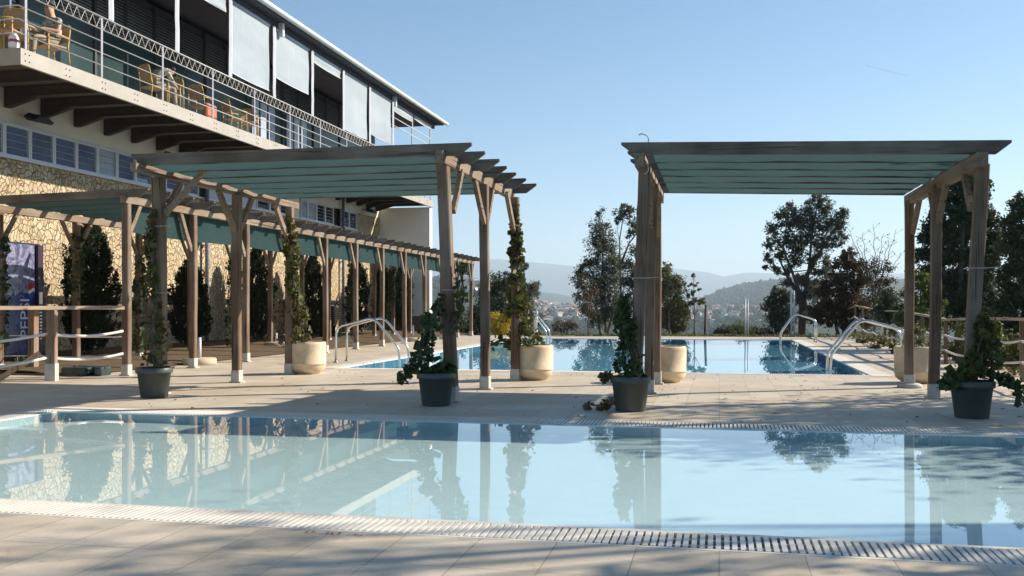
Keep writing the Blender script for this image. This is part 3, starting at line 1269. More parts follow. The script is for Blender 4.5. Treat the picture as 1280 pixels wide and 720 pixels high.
for (x, y), dirs in ((PG, (1,)), (PH, (-1, 1)), (PI_, (-1,)), (PJ, (-1,)), (PK, (-1, 1)), (PL, (1,))):
    for d in dirs:
        brace(rp_, (x + .03, y + d * .06, 2.12), (x + .05, y + d * .45, zr(x) - .1))
wire_tie(rp_, PG[0] + .05, PG[1], 1.42)
wire_tie(rp_, PL[0] + .05, PL[1], 1.5)
b = MB()
pts = []
for i in range(26):
    k = i / 25
    pts.append((PG[0] + .10 + .05 * math.sin(k * 9), PG[1] - .16 + .03 * math.cos(k * 8), 2.55 + .41 * k - .02 * math.sin(k * 12)))
pts += [(PG[0] + .07, PG[1] - .17, 2.985), (PG[0] + .045, PG[1] - .16, 2.972)]
b.tube(pts, .007, 5)
part('loose_cable', b, RAILP, rp_)
b = MB()
b.tube([(PG[0] - .09 + .02 * math.sin(i * .5), PG[1] + 2.2, 2.55 - i * .05) for i in range(14)], .006, 4)
part('loose_cable', b, RAILP, rp_)

# ---- long low pergola along the hotel
lp = thing('pergola', 'long timber pergola with hanging teal net valance along the hotel wall', 'pergola', (-10.5, 24, 0), 'pergolas')
FY = [13.76 + 1.99 * i for i in range(12)]
XF, XK = -9.3, -11.8
for y in FY:
    post(lp, XF, y, 2.765, s=.115, shoe=.18)
for y in FY:
    post(lp, XK, y + .15, 2.69, s=.115, shoe=.15)
for X, z in ((XF, 2.765), (XK, 2.69)):
    b = MB()
    b.box(X - .05, X + .05, FY[0] - .1, FY[-1] + .3, z + .002, z + .12)
    part('beam', b, WY, lp)  # long plate over the posts
ry = []
y = FY[0] - .05
while y < FY[-1] + .3:
    ry.append(y)
    y += .663
for y in ry:
    part('rafter', rafter_mb(-12.05, -8.86 + random.uniform(-.03, .03), y, 2.80, 2.862, .05, .13, .15), WX, lp)
net(lp, -11.55, -9.38, ry, lambda x: 2.862 + (x + 9.3) * .022 - .012, .02, 'shade_net', NETD)
# valance
m = MB()
ny = 180
v = []
for j in range(ny + 1):
    y = FY[0] + .05 + (FY[-1] + .1 - FY[0]) * j / ny
    for k in range(5):
        v.append((XF - .085 + .012 * math.sin(y * 2.1 + k) * k / 4 + .006 * math.sin(y * 7), y, 2.83 - .52 * k / 4 + .012 * math.sin(y * 1.5) * k / 4))
f = [(j * 5 + k, (j + 1) * 5 + k, (j + 1) * 5 + k + 1, j * 5 + k + 1) for j in range(ny) for k in range(4)]
m.add(v, f, 0, True)
part('net_valance', m, NET, lp)
for i, y in enumerate(FY):
    if i > 0:
        brace(lp, (XF, y - .06, 2.12), (XF, y - .42, 2.775), .05, .08)
    if i in (0, 11):
        brace(lp, (XF, y + .06 if i == 0 else y + .06, 2.3), (XF, y + .36, 2.775), .05, .08)
    for d in (-1, 1):
        brace(lp, (XK, y + .15 + d * .06, 2.2), (XK, y + .15 + d * .42, 2.70), .045, .07)

# ================================================================== ROPE FENCES
def sagrope(p, q, sag, r=.016, n=12):
    p, q = Vector(p), Vector(q)
    return [p.lerp(q, i / n) - Vector((0, 0, sag * 4 * (i / n) * (1 - i / n))) for i in range(n + 1)]


lf = thing('rope_fence', 'timber railing with two slack white ropes at the left end of the long pergola', 'fence', (-9.75, 12.6, 0), 'rope fences')
pts = [(-9.3, 13.66), (-9.75, 12.57), (-10.9, 9.6)]
for i in (1, 2):
    b = MB()
    b.cbox((*pts[i], .56), .13, .13, 1.0, .3)
    b.cbox((*pts[i], .13), .15, .15, .26, .3, 1)
    part('post', b, [WF, CONC], lf)
for a, c in zip(pts, pts[1:]):
    b = MB()
    b.bar((*a, 1.09), (*c, 1.09), .10, .055)
    part('top_rail', b, WR, lf)
    for z, sg in ((.70, .05), (.34, .05)):
        b = MB()
        L = (Vector(a) - Vector(c)).length
        b.tube(sagrope((*a, z + .02), (*c, z), .045 * L), .021, 8)
        part('rope', b, ROPE, lf)
b = MB()
b.bar((-9.85, 12.45, .42), (-10.35, 12.1, .0), .05, .08)
part('prop', b, WF, lf)

bf = thing('rope_fence', 'timber railing with thin ropes in shade, set back behind the left rope railing', 'fence', (-11.55, 14.4, 0), 'rope fences')
for x in (-11.45, -13.7):
    b = MB()
    b.cbox((x, 14.3, .55), .12, .12, 1.08)
    part('post', b, WF, bf)
for x0, x1 in ((-9.42, -11.45), (-11.45, -13.7)):
    y0 = 13.85 if x0 > -10 else 14.3
    b = MB()
    b.bar((x0, y0, 1.10), (x1, 14.3, 1.10), .09, .05)
    part('top_rail', b, WR, bf)
    for z in (.62, .27):
        b = MB()
        b.tube(sagrope((x0, y0, z), (x1, 14.3, z), .015), .013, 6)
        part('rope', b, ROPE, bf)

rf_ = thing('rope_fence', 'long timber rope fence along the right edge of the terrace below the trees', 'fence', (4.5, 20, 0), 'rope fences')
fy = [9.3, 11.4, 13.4, 15.4, 17.6, 19.9, 22.2, 24.5, 26.8, 29.1, 31.6, 34.3, 37.0, 39.8, 42.4]
fx = [4.36, 4.37, 4.38, 4.37, 4.33, 4.28, 4.32, 4.42, 4.5, 4.62, 4.7, 4.78, 4.86, 4.98, 5.3]
fz = [.93, .93, .92, .92, .91, .86, .93, .97, 1.0, 1.0, 1.03, 1.1, 1.16, 1.02, .7]
for x, y, z in zip(fx, fy, fz):
    b = MB()
    b.bar((x, y, -.4), (x + .03 * random.uniform(-1, 1), y, z - .025), .062, .062)
    part('post', b, WZ, rf_)
for i in range(len(fy) - 1):
    b = MB()
    b.bar((fx[i], fy[i] + .01, fz[i]), (fx[i + 1], fy[i + 1] - .01, fz[i + 1]), .085, .042)
    part('top_rail', b, WR, rf_)
    for k in (.66, .32):
        b = MB()
        b.tube(sagrope((fx[i] - .03, fy[i], fz[i] * k), (fx[i + 1] - .03, fy[i + 1], fz[i + 1] * k), .06), .019, 6)
        part('rope', b, ROPE, rf_)

# ================================================================== POOL HANDRAILS
def smooth_path(pts, rad=.14, n=6):
    pts = [Vector(p) for p in pts]
    out = [pts[0]]
    for a, b, c in zip(pts, pts[1:], pts[2:]):
        r = min(rad, (b - a).length * .45, (c - b).length * .45)
        p, q = b + (a - b).normalized() * r, b + (c - b).normalized() * r
        for i in range(n + 1):
            k = i / n
            out.append(p * (1 - k) ** 2 + b * 2 * k * (1 - k) + q * k * k)
    out.append(pts[-1])
    return out


def ladder(x_deck, x_pool, y0, y1, label):
    s = 1 if x_pool > x_deck else -1
    o = thing('pool_ladder', label, 'pool ladder', (x_deck, (y0 + y1) / 2, 0), 'steel ladders of the far pool')
    L = abs(x_pool - x_deck)
    for y in (y0, y1):
        P = [(x_deck, y, 0), (x_deck, y, .70), (x_deck + s * L * .60, y, .90), (x_deck + s * L * .985, y, .30), (x_deck + s * L, y, .12), (x_deck + s * L, y, -.165)]
        b = MB()
        b.tube(smooth_path(P, .16), .023, 12)
        b.lathe((x_deck, y, 0), [(.05, .007), (.05, .018), (.03, .024)], 16)
        part('handrail', b, STEEL, o)
    for z in (-.13,):
        b = MB()
        b.box(x_pool - .04, x_pool + .04, y0, y1, z, z + .03)
        part('tread', b, STEEL, o)


ladder(-7.42, -6.10, 17.85, 18.42, 'steel pool ladder at the near left pool corner, beside a cream planter')
ladder(3.10, 1.86, 17.2, 17.75, 'steel pool ladder at the near right pool corner, behind a dark pergola post')
ladder(-6.72, -5.52, 31.0, 31.6, 'steel pool ladder at the far left of the far pool, half hidden by ivy')
ladder(2.98, 1.9, 31.4, 31.9, 'steel pool ladder at the far right pool corner, before the gum tree')

# ================================================================== POTS, PLANTERS AND IVY
def ivy_points(path, radius, n):
    """scatter along a polyline, denser where radius is wide"""
    path = [Vector(p) for p in path]
    seg = [(a, b, (b - a).length) for a, b in zip(path, path[1:])]
    tot = sum(s_[2] for s_ in seg)
    out = []
    while len(out) < n:
        t_ = random.uniform(0, tot)
        for k, (a, b, L) in enumerate(seg):
            if t_ <= L:
                u = t_ / L
                break
            t_ -= L
        r0 = radius[k] + (radius[k + 1] - radius[k]) * u
        p = a.lerp(b, u)
        clump = .55 + .45 * math.sin(p.z * 9 + k) * math.sin(p.z * 4.1 + 1)
        a_ = random.uniform(0, 6.283)
        rr = r0 * (random.random() ** .5) * (.55 + .6 * abs(clump))
        out.append((p.x + rr * math.cos(a_), p.y + rr * math.sin(a_), p.z + random.gauss(0, .03)))
    return out


def ivy(parent, path, radius, n, mat, size=.075, name='ivy', stems=5):
    n = int(n * .62)
    m = MB()
    pts_ = ivy_points(path, radius, n)
    cut = int(n * .6)
    m.leaves(pts_[:cut], size, droop=.35, aspect=.85, mi=0, fold=.1)
    m.leaves(pts_[cut:], size * 1.45, droop=.5, aspect=.95, mi=0, fold=.16)
    m.leaves(ivy_points(path, [q * 1.15 for q in radius], int(n * .25)), size * .55, droop=.2, aspect=.8, mi=0, fold=.1)
    for k in range(stems):
        pp = []
        for i, p in enumerate(path):
            r = radius[i] * .4
            pp.append(Vector((p[0] + random.uniform(-r, r), p[1] + random.uniform(-r, r), p[2])))
        fine = []
        for a_, b_ in zip(pp, pp[1:]):
            for q in range(6):
                w_ = a_.lerp(b_, q / 6)
                fine.append(w_ + Vector((.03 * math.sin(w_.z * 11 + k), .03 * math.cos(w_.z * 13 + 2 * k), 0)))
        fine.append(pp[-1])
        m.tube(fine, random.uniform(.005, .010), 5, 1)
    part(name, m, [mat, BARK], parent)


def dark_pot(x, y, label, sc=1.0):
    o = thing('potted_ivy', label, 'potted plant', (x, y, 0), 'dark pots of ivy at the pergola corner posts')
    b = MB()
    b.lathe((x, y, 0), [(.150 * sc, 0), (.158 * sc, .012), (.195 * sc, .30 * sc), (.213 * sc, .302 * sc), (.217 * sc, .318 * sc), (.217 * sc, .362 * sc), (.208 * sc, .37 * sc), (.196 * sc, .36 * sc), (.19 * sc, .33 * sc)], 40)
    part('pot', b, DARKPOT, o)
    b = MB()
    b.lathe((x, y, .30 * sc), [(.185 * sc, 0), (.12 * sc, .025), (.02, .035)], 20)
    part('soil', b, SOIL, o)
    return o


def planter(x, y, label):
    o = thing('planter', label, 'planter', (x, y, 0), 'cream stone planters')
    b = MB()
    b.lathe((x, y, 0), [(.20, 0), (.215, .03), (.25, .05), (.283, .085), (.293, .13), (.297, .155), (.304, .158), (.304, .176), (.299, .18), (.302, .48), (.298, .515), (.285, .53), (.265, .53), (.255, .50), (.255, .44)], 48)
    part('bowl', b, CREAMPOT, o)
    b = MB()
    b.lathe((x, y, .42), [(.254, 0), (.15, .03), (.02, .04)], 20)
    part('soil', b, SOIL, o)
    return o


p1 = dark_pot(-6.72, 10.50, 'dark plastic pot with sparse ivy climbing the leftmost tall pergola post')
ivy(p1, [(-6.74, 10.6, .38), (-6.84, 10.78, .8), (-6.95, 10.82, 1.3), (-7.0, 10.84, 1.9), (-6.97, 10.86, 2.3)], [.24, .11, .10, .09, .03], 430, L_IVY)
p2 = dark_pot(-3.10, 10.33, 'dark plastic pot with leaning bushy ivy at the post before the blue far pool')
ivy(p2, [(-3.15, 10.32, .40), (-3.1, 10.33, .40), (-2.95, 10.33, .42)], [.25, .22, .1], 240, L_IVYD)
ivy(p2, [(-3.3, 10.33, .36), (-3.28, 10.33, .55), (-3.22, 10.38, .78), (-3.16, 10.5, 1.0), (-3.12, 10.6, 1.2)], [.16, .15, .13, .11, .05], 330, L_IVYD)
ivy(p2, [(-3.0, 10.62, .8), (-2.93, 10.68, 1.1), (-2.9, 10.7, 1.5), (-2.95, 10.7, 1.62)], [.06, .13, .07, .02], 110, L_IVY)
ivy(p2, [(-3.40, 10.30, .40), (-3.5, 10.28, .28)], [.10, .05], 50, L_IVYD, stems=1)
p3 = dark_pot(-.92, 10.22, 'dark plastic pot with dense dark ivy at the front left post of the right pergola')
ivy(p3, [(-.95, 10.25, .36), (-.95, 10.3, .6), (-.97, 10.42, .80), (-1.02, 10.55, .98), (-1.03, 10.6, 1.2)], [.22, .17, .11, .11, .04], 680, L_IVYD, .065)
ivy(p3, [(-1.13, 10.2, .37), (-1.2, 10.15, .33)], [.06, .04], 30, L_IVY, stems=1)
ivy(p3, [(-1.05, 10.15, .1), (-1.3, 10.2, .05), (-1.42, 10.28, .06)], [.03, .06, .02], 26, L_DRY, stems=1)
p4 = dark_pot(2.46, 10.32, 'dark plastic pot with spreading bushy ivy at the far right corner post')
ivy(p4, [(2.35, 10.3, .38), (2.55, 10.4, .5), (2.65, 10.5, .75), (2.62, 10.6, 1.0)], [.24, .24, .15, .05], 760, L_IVY, .07)
ivy(p4, [(2.68, 10.25, .42), (2.85, 10.22, .33), (2.87, 10.2, .2)], [.10, .09, .05], 110, L_IVYD, stems=1)
ivy(p4, [(2.3, 10.2, .38), (2.15, 10.18, .34)], [.12, .08], 70, L_IVYD, stems=1)

c1 = planter(-6.66, 14.82, 'cream stone planter with tall ivy column on the post before the near left ladder')
ivy(c1, [(-6.72, 14.72, .5), (-6.75, 14.68, .95), (-6.82, 14.62, 1.4), (-6.82, 14.58, 2.0), (-6.86, 14.55, 2.55)], [.25, .19, .13, .16, .05], 1050, L_IVY, .08)
ivy(c1, [(-6.95, 14.6, .45), (-7.05, 14.55, .9), (-7.0, 14.6, 1.2)], [.12, .16, .08], 160, L_DRY, .06)
c2 = planter(-2.76, 14.32, 'cream stone planter spilling ivy up the post in front of the blue pool')
ivy(c2, [(-2.85, 14.2, .5), (-2.88, 14.12, .8), (-2.95, 14.05, 1.2), (-2.96, 14.03, 1.7), (-2.97, 14.0, 2.2), (-2.99, 14.0, 2.6)], [.30, .25, .18, .11, .10, .04], 1050, L_IVY, .09)
ivy(c2, [(-3.1, 14.1, .62), (-3.35, 14.0, .55), (-3.42, 14.0, .48)], [.12, .1, .05], 70, L_IVY)
c3 = planter(-.77, 14.28, 'cream stone planter with nothing showing above its rim, behind the dark right pergola posts')
c4 = planter(2.80, 14.9, 'cream stone planter with low yellowing plant by the right rope fence')
ivy(c4, [(2.75, 14.9, .50), (2.85, 14.9, .66), (2.8, 14.9, .78)], [.22, .2, .06], 150, L_OLIVE, .06)

# vines on the back posts of the long pergola
for i, (y, n, z0, z1, lab) in enumerate(((13.95, 520, .4, 2.3, 'thin dark vine on the shaded back post in front of the vending machine'),
                                         (15.9, 260, 1.2, 2.5, 'sparse dark vine on the second shaded back post, left of the big cypress'),
                                         (17.9, 480, .2, 2.2, 'leafy vine on the shaded back post just right of the railing end post'),
                                         (21.7, 200, .2, 2.3, 'bare twiggy vine on the shaded back post left of the third cypress'),
                                         (29.7, 420, .9, 2.5, 'leafy vine high on the back post behind the near left pool ladder'),
                                         (33.6, 380, 1.3, 2.5, 'leafy vine high on a back post before the white end wall'))):
    o = thing('climbing_vine', lab, 'vine', (XK, y, 0), 'vines on the back posts of the long pergola')
    ivy(o, [(XK + .02, y, z0), (XK, y, (z0 + z1) / 2), (XK + .02, y, z1)], [.12, .17, .13], n, L_IVYD, .085, 'foliage')

# ================================================================== CYPRESSES
def cypress_mesh(h, r, n):
    m = MB()
    P = []
    k1, k2, k3 = random.uniform(0, 6), random.uniform(0, 6), random.uniform(2.0, 3.4)
    lean = random.uniform(-.05, .05)

    def surf(z, a):
        prof = math.sin(min(1, (z + .12) / .32) * math.pi / 2) * (1 - max(0, (z - .40) / .60) ** k3) * .95 + .05
        return r * prof * (1 + .13 * math.sin(3 * a + 9 * z + k1) + .12 * math.sin(2 * a + 4 * z + k2) + .09 * math.sin(5 * a - 14 * z))
    for _ in range(n // 34):
        z, a = random.random() ** .9, random.uniform(0, 6.283)
        rr = surf(z, a) * (random.random() ** .38) * random.uniform(.88, 1.05)
        c = Vector((rr * math.cos(a) + lean * z, rr * math.sin(a), .10 + z * (h - .12)))
        out = Vector((math.cos(a) * .35, math.sin(a) * .35, 1)).normalized()
        L = random.uniform(.10, .26) * (1 if z < .85 else .7)
        for i in range(34):
            q = c + out * (random.random() * L) + Vector((random.gauss(0, .022), random.gauss(0, .022), random.gauss(0, .02)))
            P.append(q[:])
    m.leaves(P, .07, aspect=.42, up=1.1, fold=.2)
    t_ = MB()
    t_.tube([(0, 0, -.1), (.01, 0, h * .5), (0, .01, h * .9)], [.06, .04, .012], 8)
    return m, t_


CY = [(-12.95, 17.9, 2.78, .47, 'large dark cypress left of the long pergola end post, widest of the row'),
      (-12.95, 21.75, 2.10, .45, 'short dark cypress behind the second front post of the long pergola'),
      (-13.0, 25.5, 2.70, .42, 'dark cypress showing between the two tall pergola posts against the stone wall'),
      (-13.0, 29.3, 2.70, .42, 'dark cypress right behind the ivy column planter'),
      (-13.0, 33.2, 2.66, .40, 'dark cypress behind the handrails of the near left ladder, left one of two'),
      (-12.7, 35.1, 2.62, .40, 'dark cypress behind the handrails of the near left ladder, right one of two'),
      (-12.75, 37.75, 2.70, .40, 'narrow dark cypress in front of the white end wall')]
for x, y, h, r, lab in CY:
    o = thing('cypress', lab, 'cypress', (x, y, .08), 'cypresses along the hotel wall')
    big = y < 20
    m, t_ = cypress_mesh(h, r, 30000 if big else 19000)
    for mm, nm, mt in ((m, 'crown', L_CYP), (t_, 'trunk', BARK)):
        q = bpy.data.objects.new(nm, mm.mesh(nm, mt))
        col.objects.link(q)
        q.parent = o

# ================================================================== SMALL THINGS ON THE TERRACE
for x, y, lab in ((-9.75, 16.75, 'concrete parasol base with short steel tube beside the second front post of the long pergola'),
                  (-11.5, 23.6, 'concrete parasol base with steel tube in front of the third cypress'),
                  (-9.62, 29.5, 'concrete parasol base with steel tube near the far end of the long pergola')):
    o = thing('parasol_stand', lab, 'parasol base', (x, y, 0), 'parasol bases')
    z0 = .05 if x < -10 else 0
    b = MB()
    b.lathe((x, y, z0), [(.30, 0), (.315, .02), (.315, .10), (.295, .125), (.05, .13)], 32)
    part('disc', b, BASEDISC, o)
    b = MB()
    b.tube([(x, y, z0 + .12), (x, y, z0 + .52)], .032, 12)
    b.tube([(x - .03, y - .03, z0 + .42), (x - .085, y - .05, z0 + .42)], .012, 6)
    part('tube', b, ALU, o)

# flat green plastic weight with a notch for its handle
o = thing('parasol_weight', 'flat dark green plastic weight with a handle notch beside the rope railing', 'parasol weight', (-10.0, 13.75, 0))
b = MB()
for dx, sx, y0, y1 in ((-.23, .46, 13.50, 13.92), (.0, .46, 13.50, 13.92)):
    pass
prof = [(-.40, -.18), (-.36, -.22), (.14, -.22), (.18, -.18), (.18, -.06), (.34, -.06), (.34, -.18), (.38, -.22), (.40, -.18), (.40, .18), (.36, .22), (-.36, .22), (-.40, .18)]
n = len(prof)
v = []
for z, k in ((0.004, .97), (.03, 1), (.115, 1), (.135, .965)):
    v += [(-10.0 + px * .82 * k, 13.72 + py * k, z) for px, py in prof]
f = [tuple(range(n - 1, -1, -1)), tuple(range(3 * n, 4 * n))]
for L in range(3):
    for i in range(n):
        j = (i + 1) % n
        f.append((L * n + i, L * n + j, (L + 1) * n + j, (L + 1) * n + i))
b.add(v, f)
part('body', b, m_plain('green_blow_moulded_plastic', (.018, .045, .045), .4, 0, .2, 6), o)
b = MB()
b.tube([(-9.85, 13.52, .09), (-9.72, 13.52, .09)], .018, 8)
b.lathe((-10.2, 13.72, .13), [(.035, 0), (.035, .02), (.02, .026)], 14)
part('handle', b, BLACK, o)

# folded garden chair with pale edges leaning by the back row of posts
o = thing('folded_garden_chair', 'dark folded garden chair with white banded edge behind the near left ladder', 'garden chair', (-12.4, 30.0, .05))
b = MB()
b.cbox((-12.75, 29.95, .62), .5, .12, 1.05, .1)
part('fabric', b, m_plain('navy_fabric', (.02, .022, .035), .9), o)
b = MB()
for i in range(9):
    z = .52 + i * .075
    b.bar((-12.50, 29.86, z), (-12.28, 29.86, z + .035), .05, .022)
b.tube([(-12.48, 29.9, .06), (-12.48, 29.9, 1.15), (-12.40, 29.9, 1.26), (-12.3, 29.9, 1.15), (-12.27, 29.9, .06)], .018, 8, 1)
part('banded_edge', b, [GRATE, BLACK], o)

# door in the stone wall near the end
b = MB()
b.box(-14.0, -13.955, 35.1, 36.0, .12, 2.2)
part('door', b, m_plain('grey_door', (.10, .10, .11), .5), hotel)

# ------------------------------------------------------------------ vending machine
vm = thing('vending_machine', 'blue drinks vending machine with picture front and vertical white lettering by the stone wall', 'vending machine', (-13.5, 16.1, .1))
VX = -13.22
b = MB()
b.box(-13.93, VX - .06, 15.30, 16.78, .14, 2.36)
part('cabinet', b, m_plain('dark_blue_cabinet', (.02, .022, .05), .4), vm)
b = MB()
b.box(VX - .058, VX + .02, 16.63, 16.775, .16, 2.33)
part('side_strip', b, m_plain('dark_purple_strip', (.045, .025, .05), .4), vm)
b = MB()
b.box(VX + .02, VX + .03, 16.65, 16.74, 1.16, 1.40)
part('coin_panel', b, WHITE_PAINT, vm)
for i in range(10):
    b = MB()
    b.box(VX + .02, VX + .027, 16.66, 16.73, .46 + i * .065, .49 + i * .065)
    part('button', b, WHITE_PAINT, vm)
t = NT('printed_drink_poster')
pz = t.n('ShaderNodeSeparateXYZ')
t.l(t.pos(), pz.inputs[0])
n = t.noise(t.pos((1, 1, 1)), 4.5, 4, .65, 1.5)
n2 = t.noise(t.pos((1, 1, 1)), 16, 3, .6, .8)
pic = t.ramp(n, [(.34, (.05, .06, .12)), (.48, (.16, .17, .28)), (.60, (.33, .33, .44)), (.72, (.20, .21, .33))])
pic = t.mix(t.ramp(n2, [(.4, (.4, .4, .4)), (.6, (0, 0, 0))]), pic, (.08, .08, .16))
low = t.mix(t.ramp(n, [(.5, (0, 0, 0)), (.7, (1, 1, 1))]), (.018, .03, .12), (.04, .09, .32))
sel = t.math('GREATER_THAN', t.math('ADD', pz.outputs[2], t.math('MULTIPLY', n, .5)), 1.62)
c = t.mix(sel, low, pic)
POSTER = t.done(t.bsdf(c, .25, 0))
b = MB()
nseg = 12
v = []
for i in range(nseg + 1):
    k = i / nseg
    y = 15.32 + (16.62 - 15.32) * k
    x = VX - .05 + .10 * math.sin(k * math.pi)
    v += [(x, y, .20), (x, y, 2.32)]
f = [(i * 2, i * 2 + 2, i * 2 + 3, i * 2 + 1) for i in range(nseg)]
b.add(v, f, 0, True)
b.add([v[i * 2 + 1] for i in range(nseg + 1)] + [(VX - .06, 16.62, 2.32), (VX - .06, 15.32, 2.32)], [tuple(range(nseg + 3))], 0)
fr = part('front_panel', b, POSTER, vm)


def vfront(y):
    k = (y - 15.32) / 1.3
    return VX - .05 + .10 * math.sin(k * math.pi)


# round red, white and blue emblem, drawn as three wavy bands
RED = m_plain('emblem_red', (.42, .02, .03), .3, 0, .05)
EWH = m_plain('emblem_white', (.72, .72, .74), .3, 0, .05)
EBL = m_plain('emblem_blue', (.01, .07, .32), .3, 0, .05)


def emblem(yc, zc, r, squeeze=1.0):
    mm = MB()
    N = 26
    def band(lo, hi, mi, dx):
        vv = []
        for i in range(N + 1):
            u = -1 + 2 * i / N
            lim = math.sqrt(max(0, 1 - u * u))
            wv = .16 * math.sin(u * 2.6)
            a = max(-lim, min(lim, lo + wv)) if lo > -2 else -lim
            c_ = max(-lim, min(lim, hi + wv)) if hi < 2 else lim
            y = yc + u * r * squeeze
            vv += [(vfront(y) + dx, y, zc + a * r), (vfront(y) + dx, y, zc + c_ * r)]
        mm.add(vv, [(i * 2, i * 2 + 2, i * 2 + 3, i * 2 + 1) for i in range(N)], mi)
    band(.22, 3, 0, .008)
    band(-.18, .22, 1, .008)
    band(-3, -.18, 2, .008)
    part('emblem', mm, [RED, EWH, EBL], fr)


emblem(15.60, 1.80, .28, .6)
emblem(16.47, 1.42, .16, .8)
me = text_mesh('PEPSI', .36, .001, 'LEFT')
me.materials.clear()
me.materials.append(m_plain('pale_lettering', (.42, .46, .58), .35, 0, .05))
q = bpy.data.objects.new('lettering', me)
col.objects.link(q)
q.parent = fr
# text runs upward on the face that looks along +X
Mx = Matrix(((0, 0, 1), (0, -1, 0), (1, 0, 0)))
Mx = Matrix(((0, 0, 1), (0, 1, 0), (1, 0, 0)))
Mx = Matrix.Identity(3)
ex, ey, ez = Vector((0, 0, 1)), Vector((0, -1, 0)), Vector((1, 0, 0))    # local x up, local y towards -Y, facing +X
Mx = Matrix((ex, ey, ez)).transposed()
q.matrix_local = Matrix.Translation(Vector((vfront(16.34) + .035, 16.34, .48)) - origin(vm)) @ Mx.to_4x4()

# ------------------------------------------------------------------ balcony furniture and people
def bamboo_chair(label, x, y, rz):
    o = thing('bamboo_chair', label, 'chair', (x, y, 5.58), 'yellow cane chairs on the balcony')
    o.rotation_euler = (0, 0, rz)
    o.scale = (.93, .93, .93)

    def P(nm, mb_, mt):
        q_ = bpy.data.objects.new(nm, mb_.mesh(nm, mt))
        col.objects.link(q_)
        q_.parent = o
    for sx in (-1, 1):
        b_ = MB()
        b_.tube([(.23 * sx, -.24, 0), (.225 * sx, -.23, .64)], .017, 8)
        P('leg', b_, BAMBOO)
        b_ = MB()
        b_.tube([(.22 * sx, .27, 0), (.22 * sx, .22, .44), (.20 * sx, .28, .80)], .017, 8)
        P('leg', b_, BAMBOO)
        b_ = MB()
        b_.tube([(.225 * sx, -.25, .63), (.25 * sx, .0, .65), (.21 * sx, .25, .63)], .018, 8)
        P('armrest', b_, BAMBOO)
    b_ = MB()
    b_.cbox((0, 0, .43), .43, .46, .03, 0, 0, .008)
    P('seat', b_, WICKER)
    b_ = MB()
    b_.tube(smooth_path([(-.20, .28, .78), (-.17, .30, .92), (.17, .30, .92), (.20, .28, .78)], .09), .018, 8)
    b_.tube([(-.21, .25, .56), (.21, .25, .56)], .013, 6)
    P('back_frame', b_, BAMBOO)
    b_ = MB()
    v_ = []
    for i in range(7):
        k = -1 + i / 3
        v_ += [(.17 * k, .262 + .02 * (1 - k * k), .58), (.165 * k, .30 + .02 * (1 - k * k), .89)]
    b_.add(v_, [(i * 2, i * 2 + 2, i * 2 + 3, i * 2 + 1) for i in range(6)], 0, True)
    v2 = [(a, c - .012, d) for a, c, d in v_]
    b_.add(v2, [(i * 2, i * 2 + 1, i * 2 + 3, i * 2 + 2) for i in range(6)], 0, True)
    P('back_panel', b_, WICKER)
    return o


bamboo_chair('yellow cane chair at the corner of the balcony', -12.35, 14.75, R(100))
bamboo_chair('yellow cane chair between the balcony corner and the sitting man', -12.4, 15.15, R(200))
ch1 = bamboo_chair('yellow cane chair with the seated man in a patterned shirt on it', -12.25, 15.78, R(-15))
bamboo_chair('yellow cane chair beside the bending person in the patterned top', -12.3, 19.22, R(160))
bamboo_chair('yellow cane chair just right of the bending person', -12.3, 19.95, R(20))
bamboo_chair('yellow cane chair behind the terracotta cushion', -12.35, 21.25, R(185))
bamboo_chair('yellow cane chair left of the lone low chair near the first pale blinds', -12.3, 22.85, R(150))
bamboo_chair('yellow cane chair farthest along the balcony', -12.25, 23.55, R(30))
b = MB()
b.cbox((-12.02, 21.15, 5.80), .10, .46, .40, 0, 0, .03)
single('cushion', b, TERRA, 'terracotta cushion propped against the balcony railing', 'cushion', (-12.02, 21.15, 5.6))
b = MB()
b.lathe((-12.0, 14.50, 5.585), [(.07, 0), (.09, .05), (.085, .2), (.05, .27)], 14, 0)
b.lathe((-12.0, 14.50, 5.70), [(.093, 0), (.093, .05)], 14, 1)
single('small_bag', b, [WHITE_PAINT, m_plain('pink_print', (.45, .08, .16), .6)], 'small white and pink bag on the balcony corner', 'bag', (-12.0, 14.5, 5.585))
# little tables
def bistro_table(x, y, label):
    o = thing('bistro_table', label, 'table', (x, y, 5.58))
    b_ = MB()
    b_.lathe((x, y, 5.58), [(.32, .70), (.34, .71), (.34, .725), (.31, .73)], 28)
    part('tabletop', b_, m_plain('grey_tabletop', (.30, .31, .34), .4), o)
    b_ = MB()
    b_.tube([(x, y, 5.585), (x, y, 6.28)], .03, 10)
    b_.lathe((x, y, 5.58), [(.20, 0), (.20, .02), (.04, .05)], 20)
    part('pedestal', b_, BLACK, o)


bistro_table(-12.9, 15.25, 'small round grey table beside the seated man on the balcony')


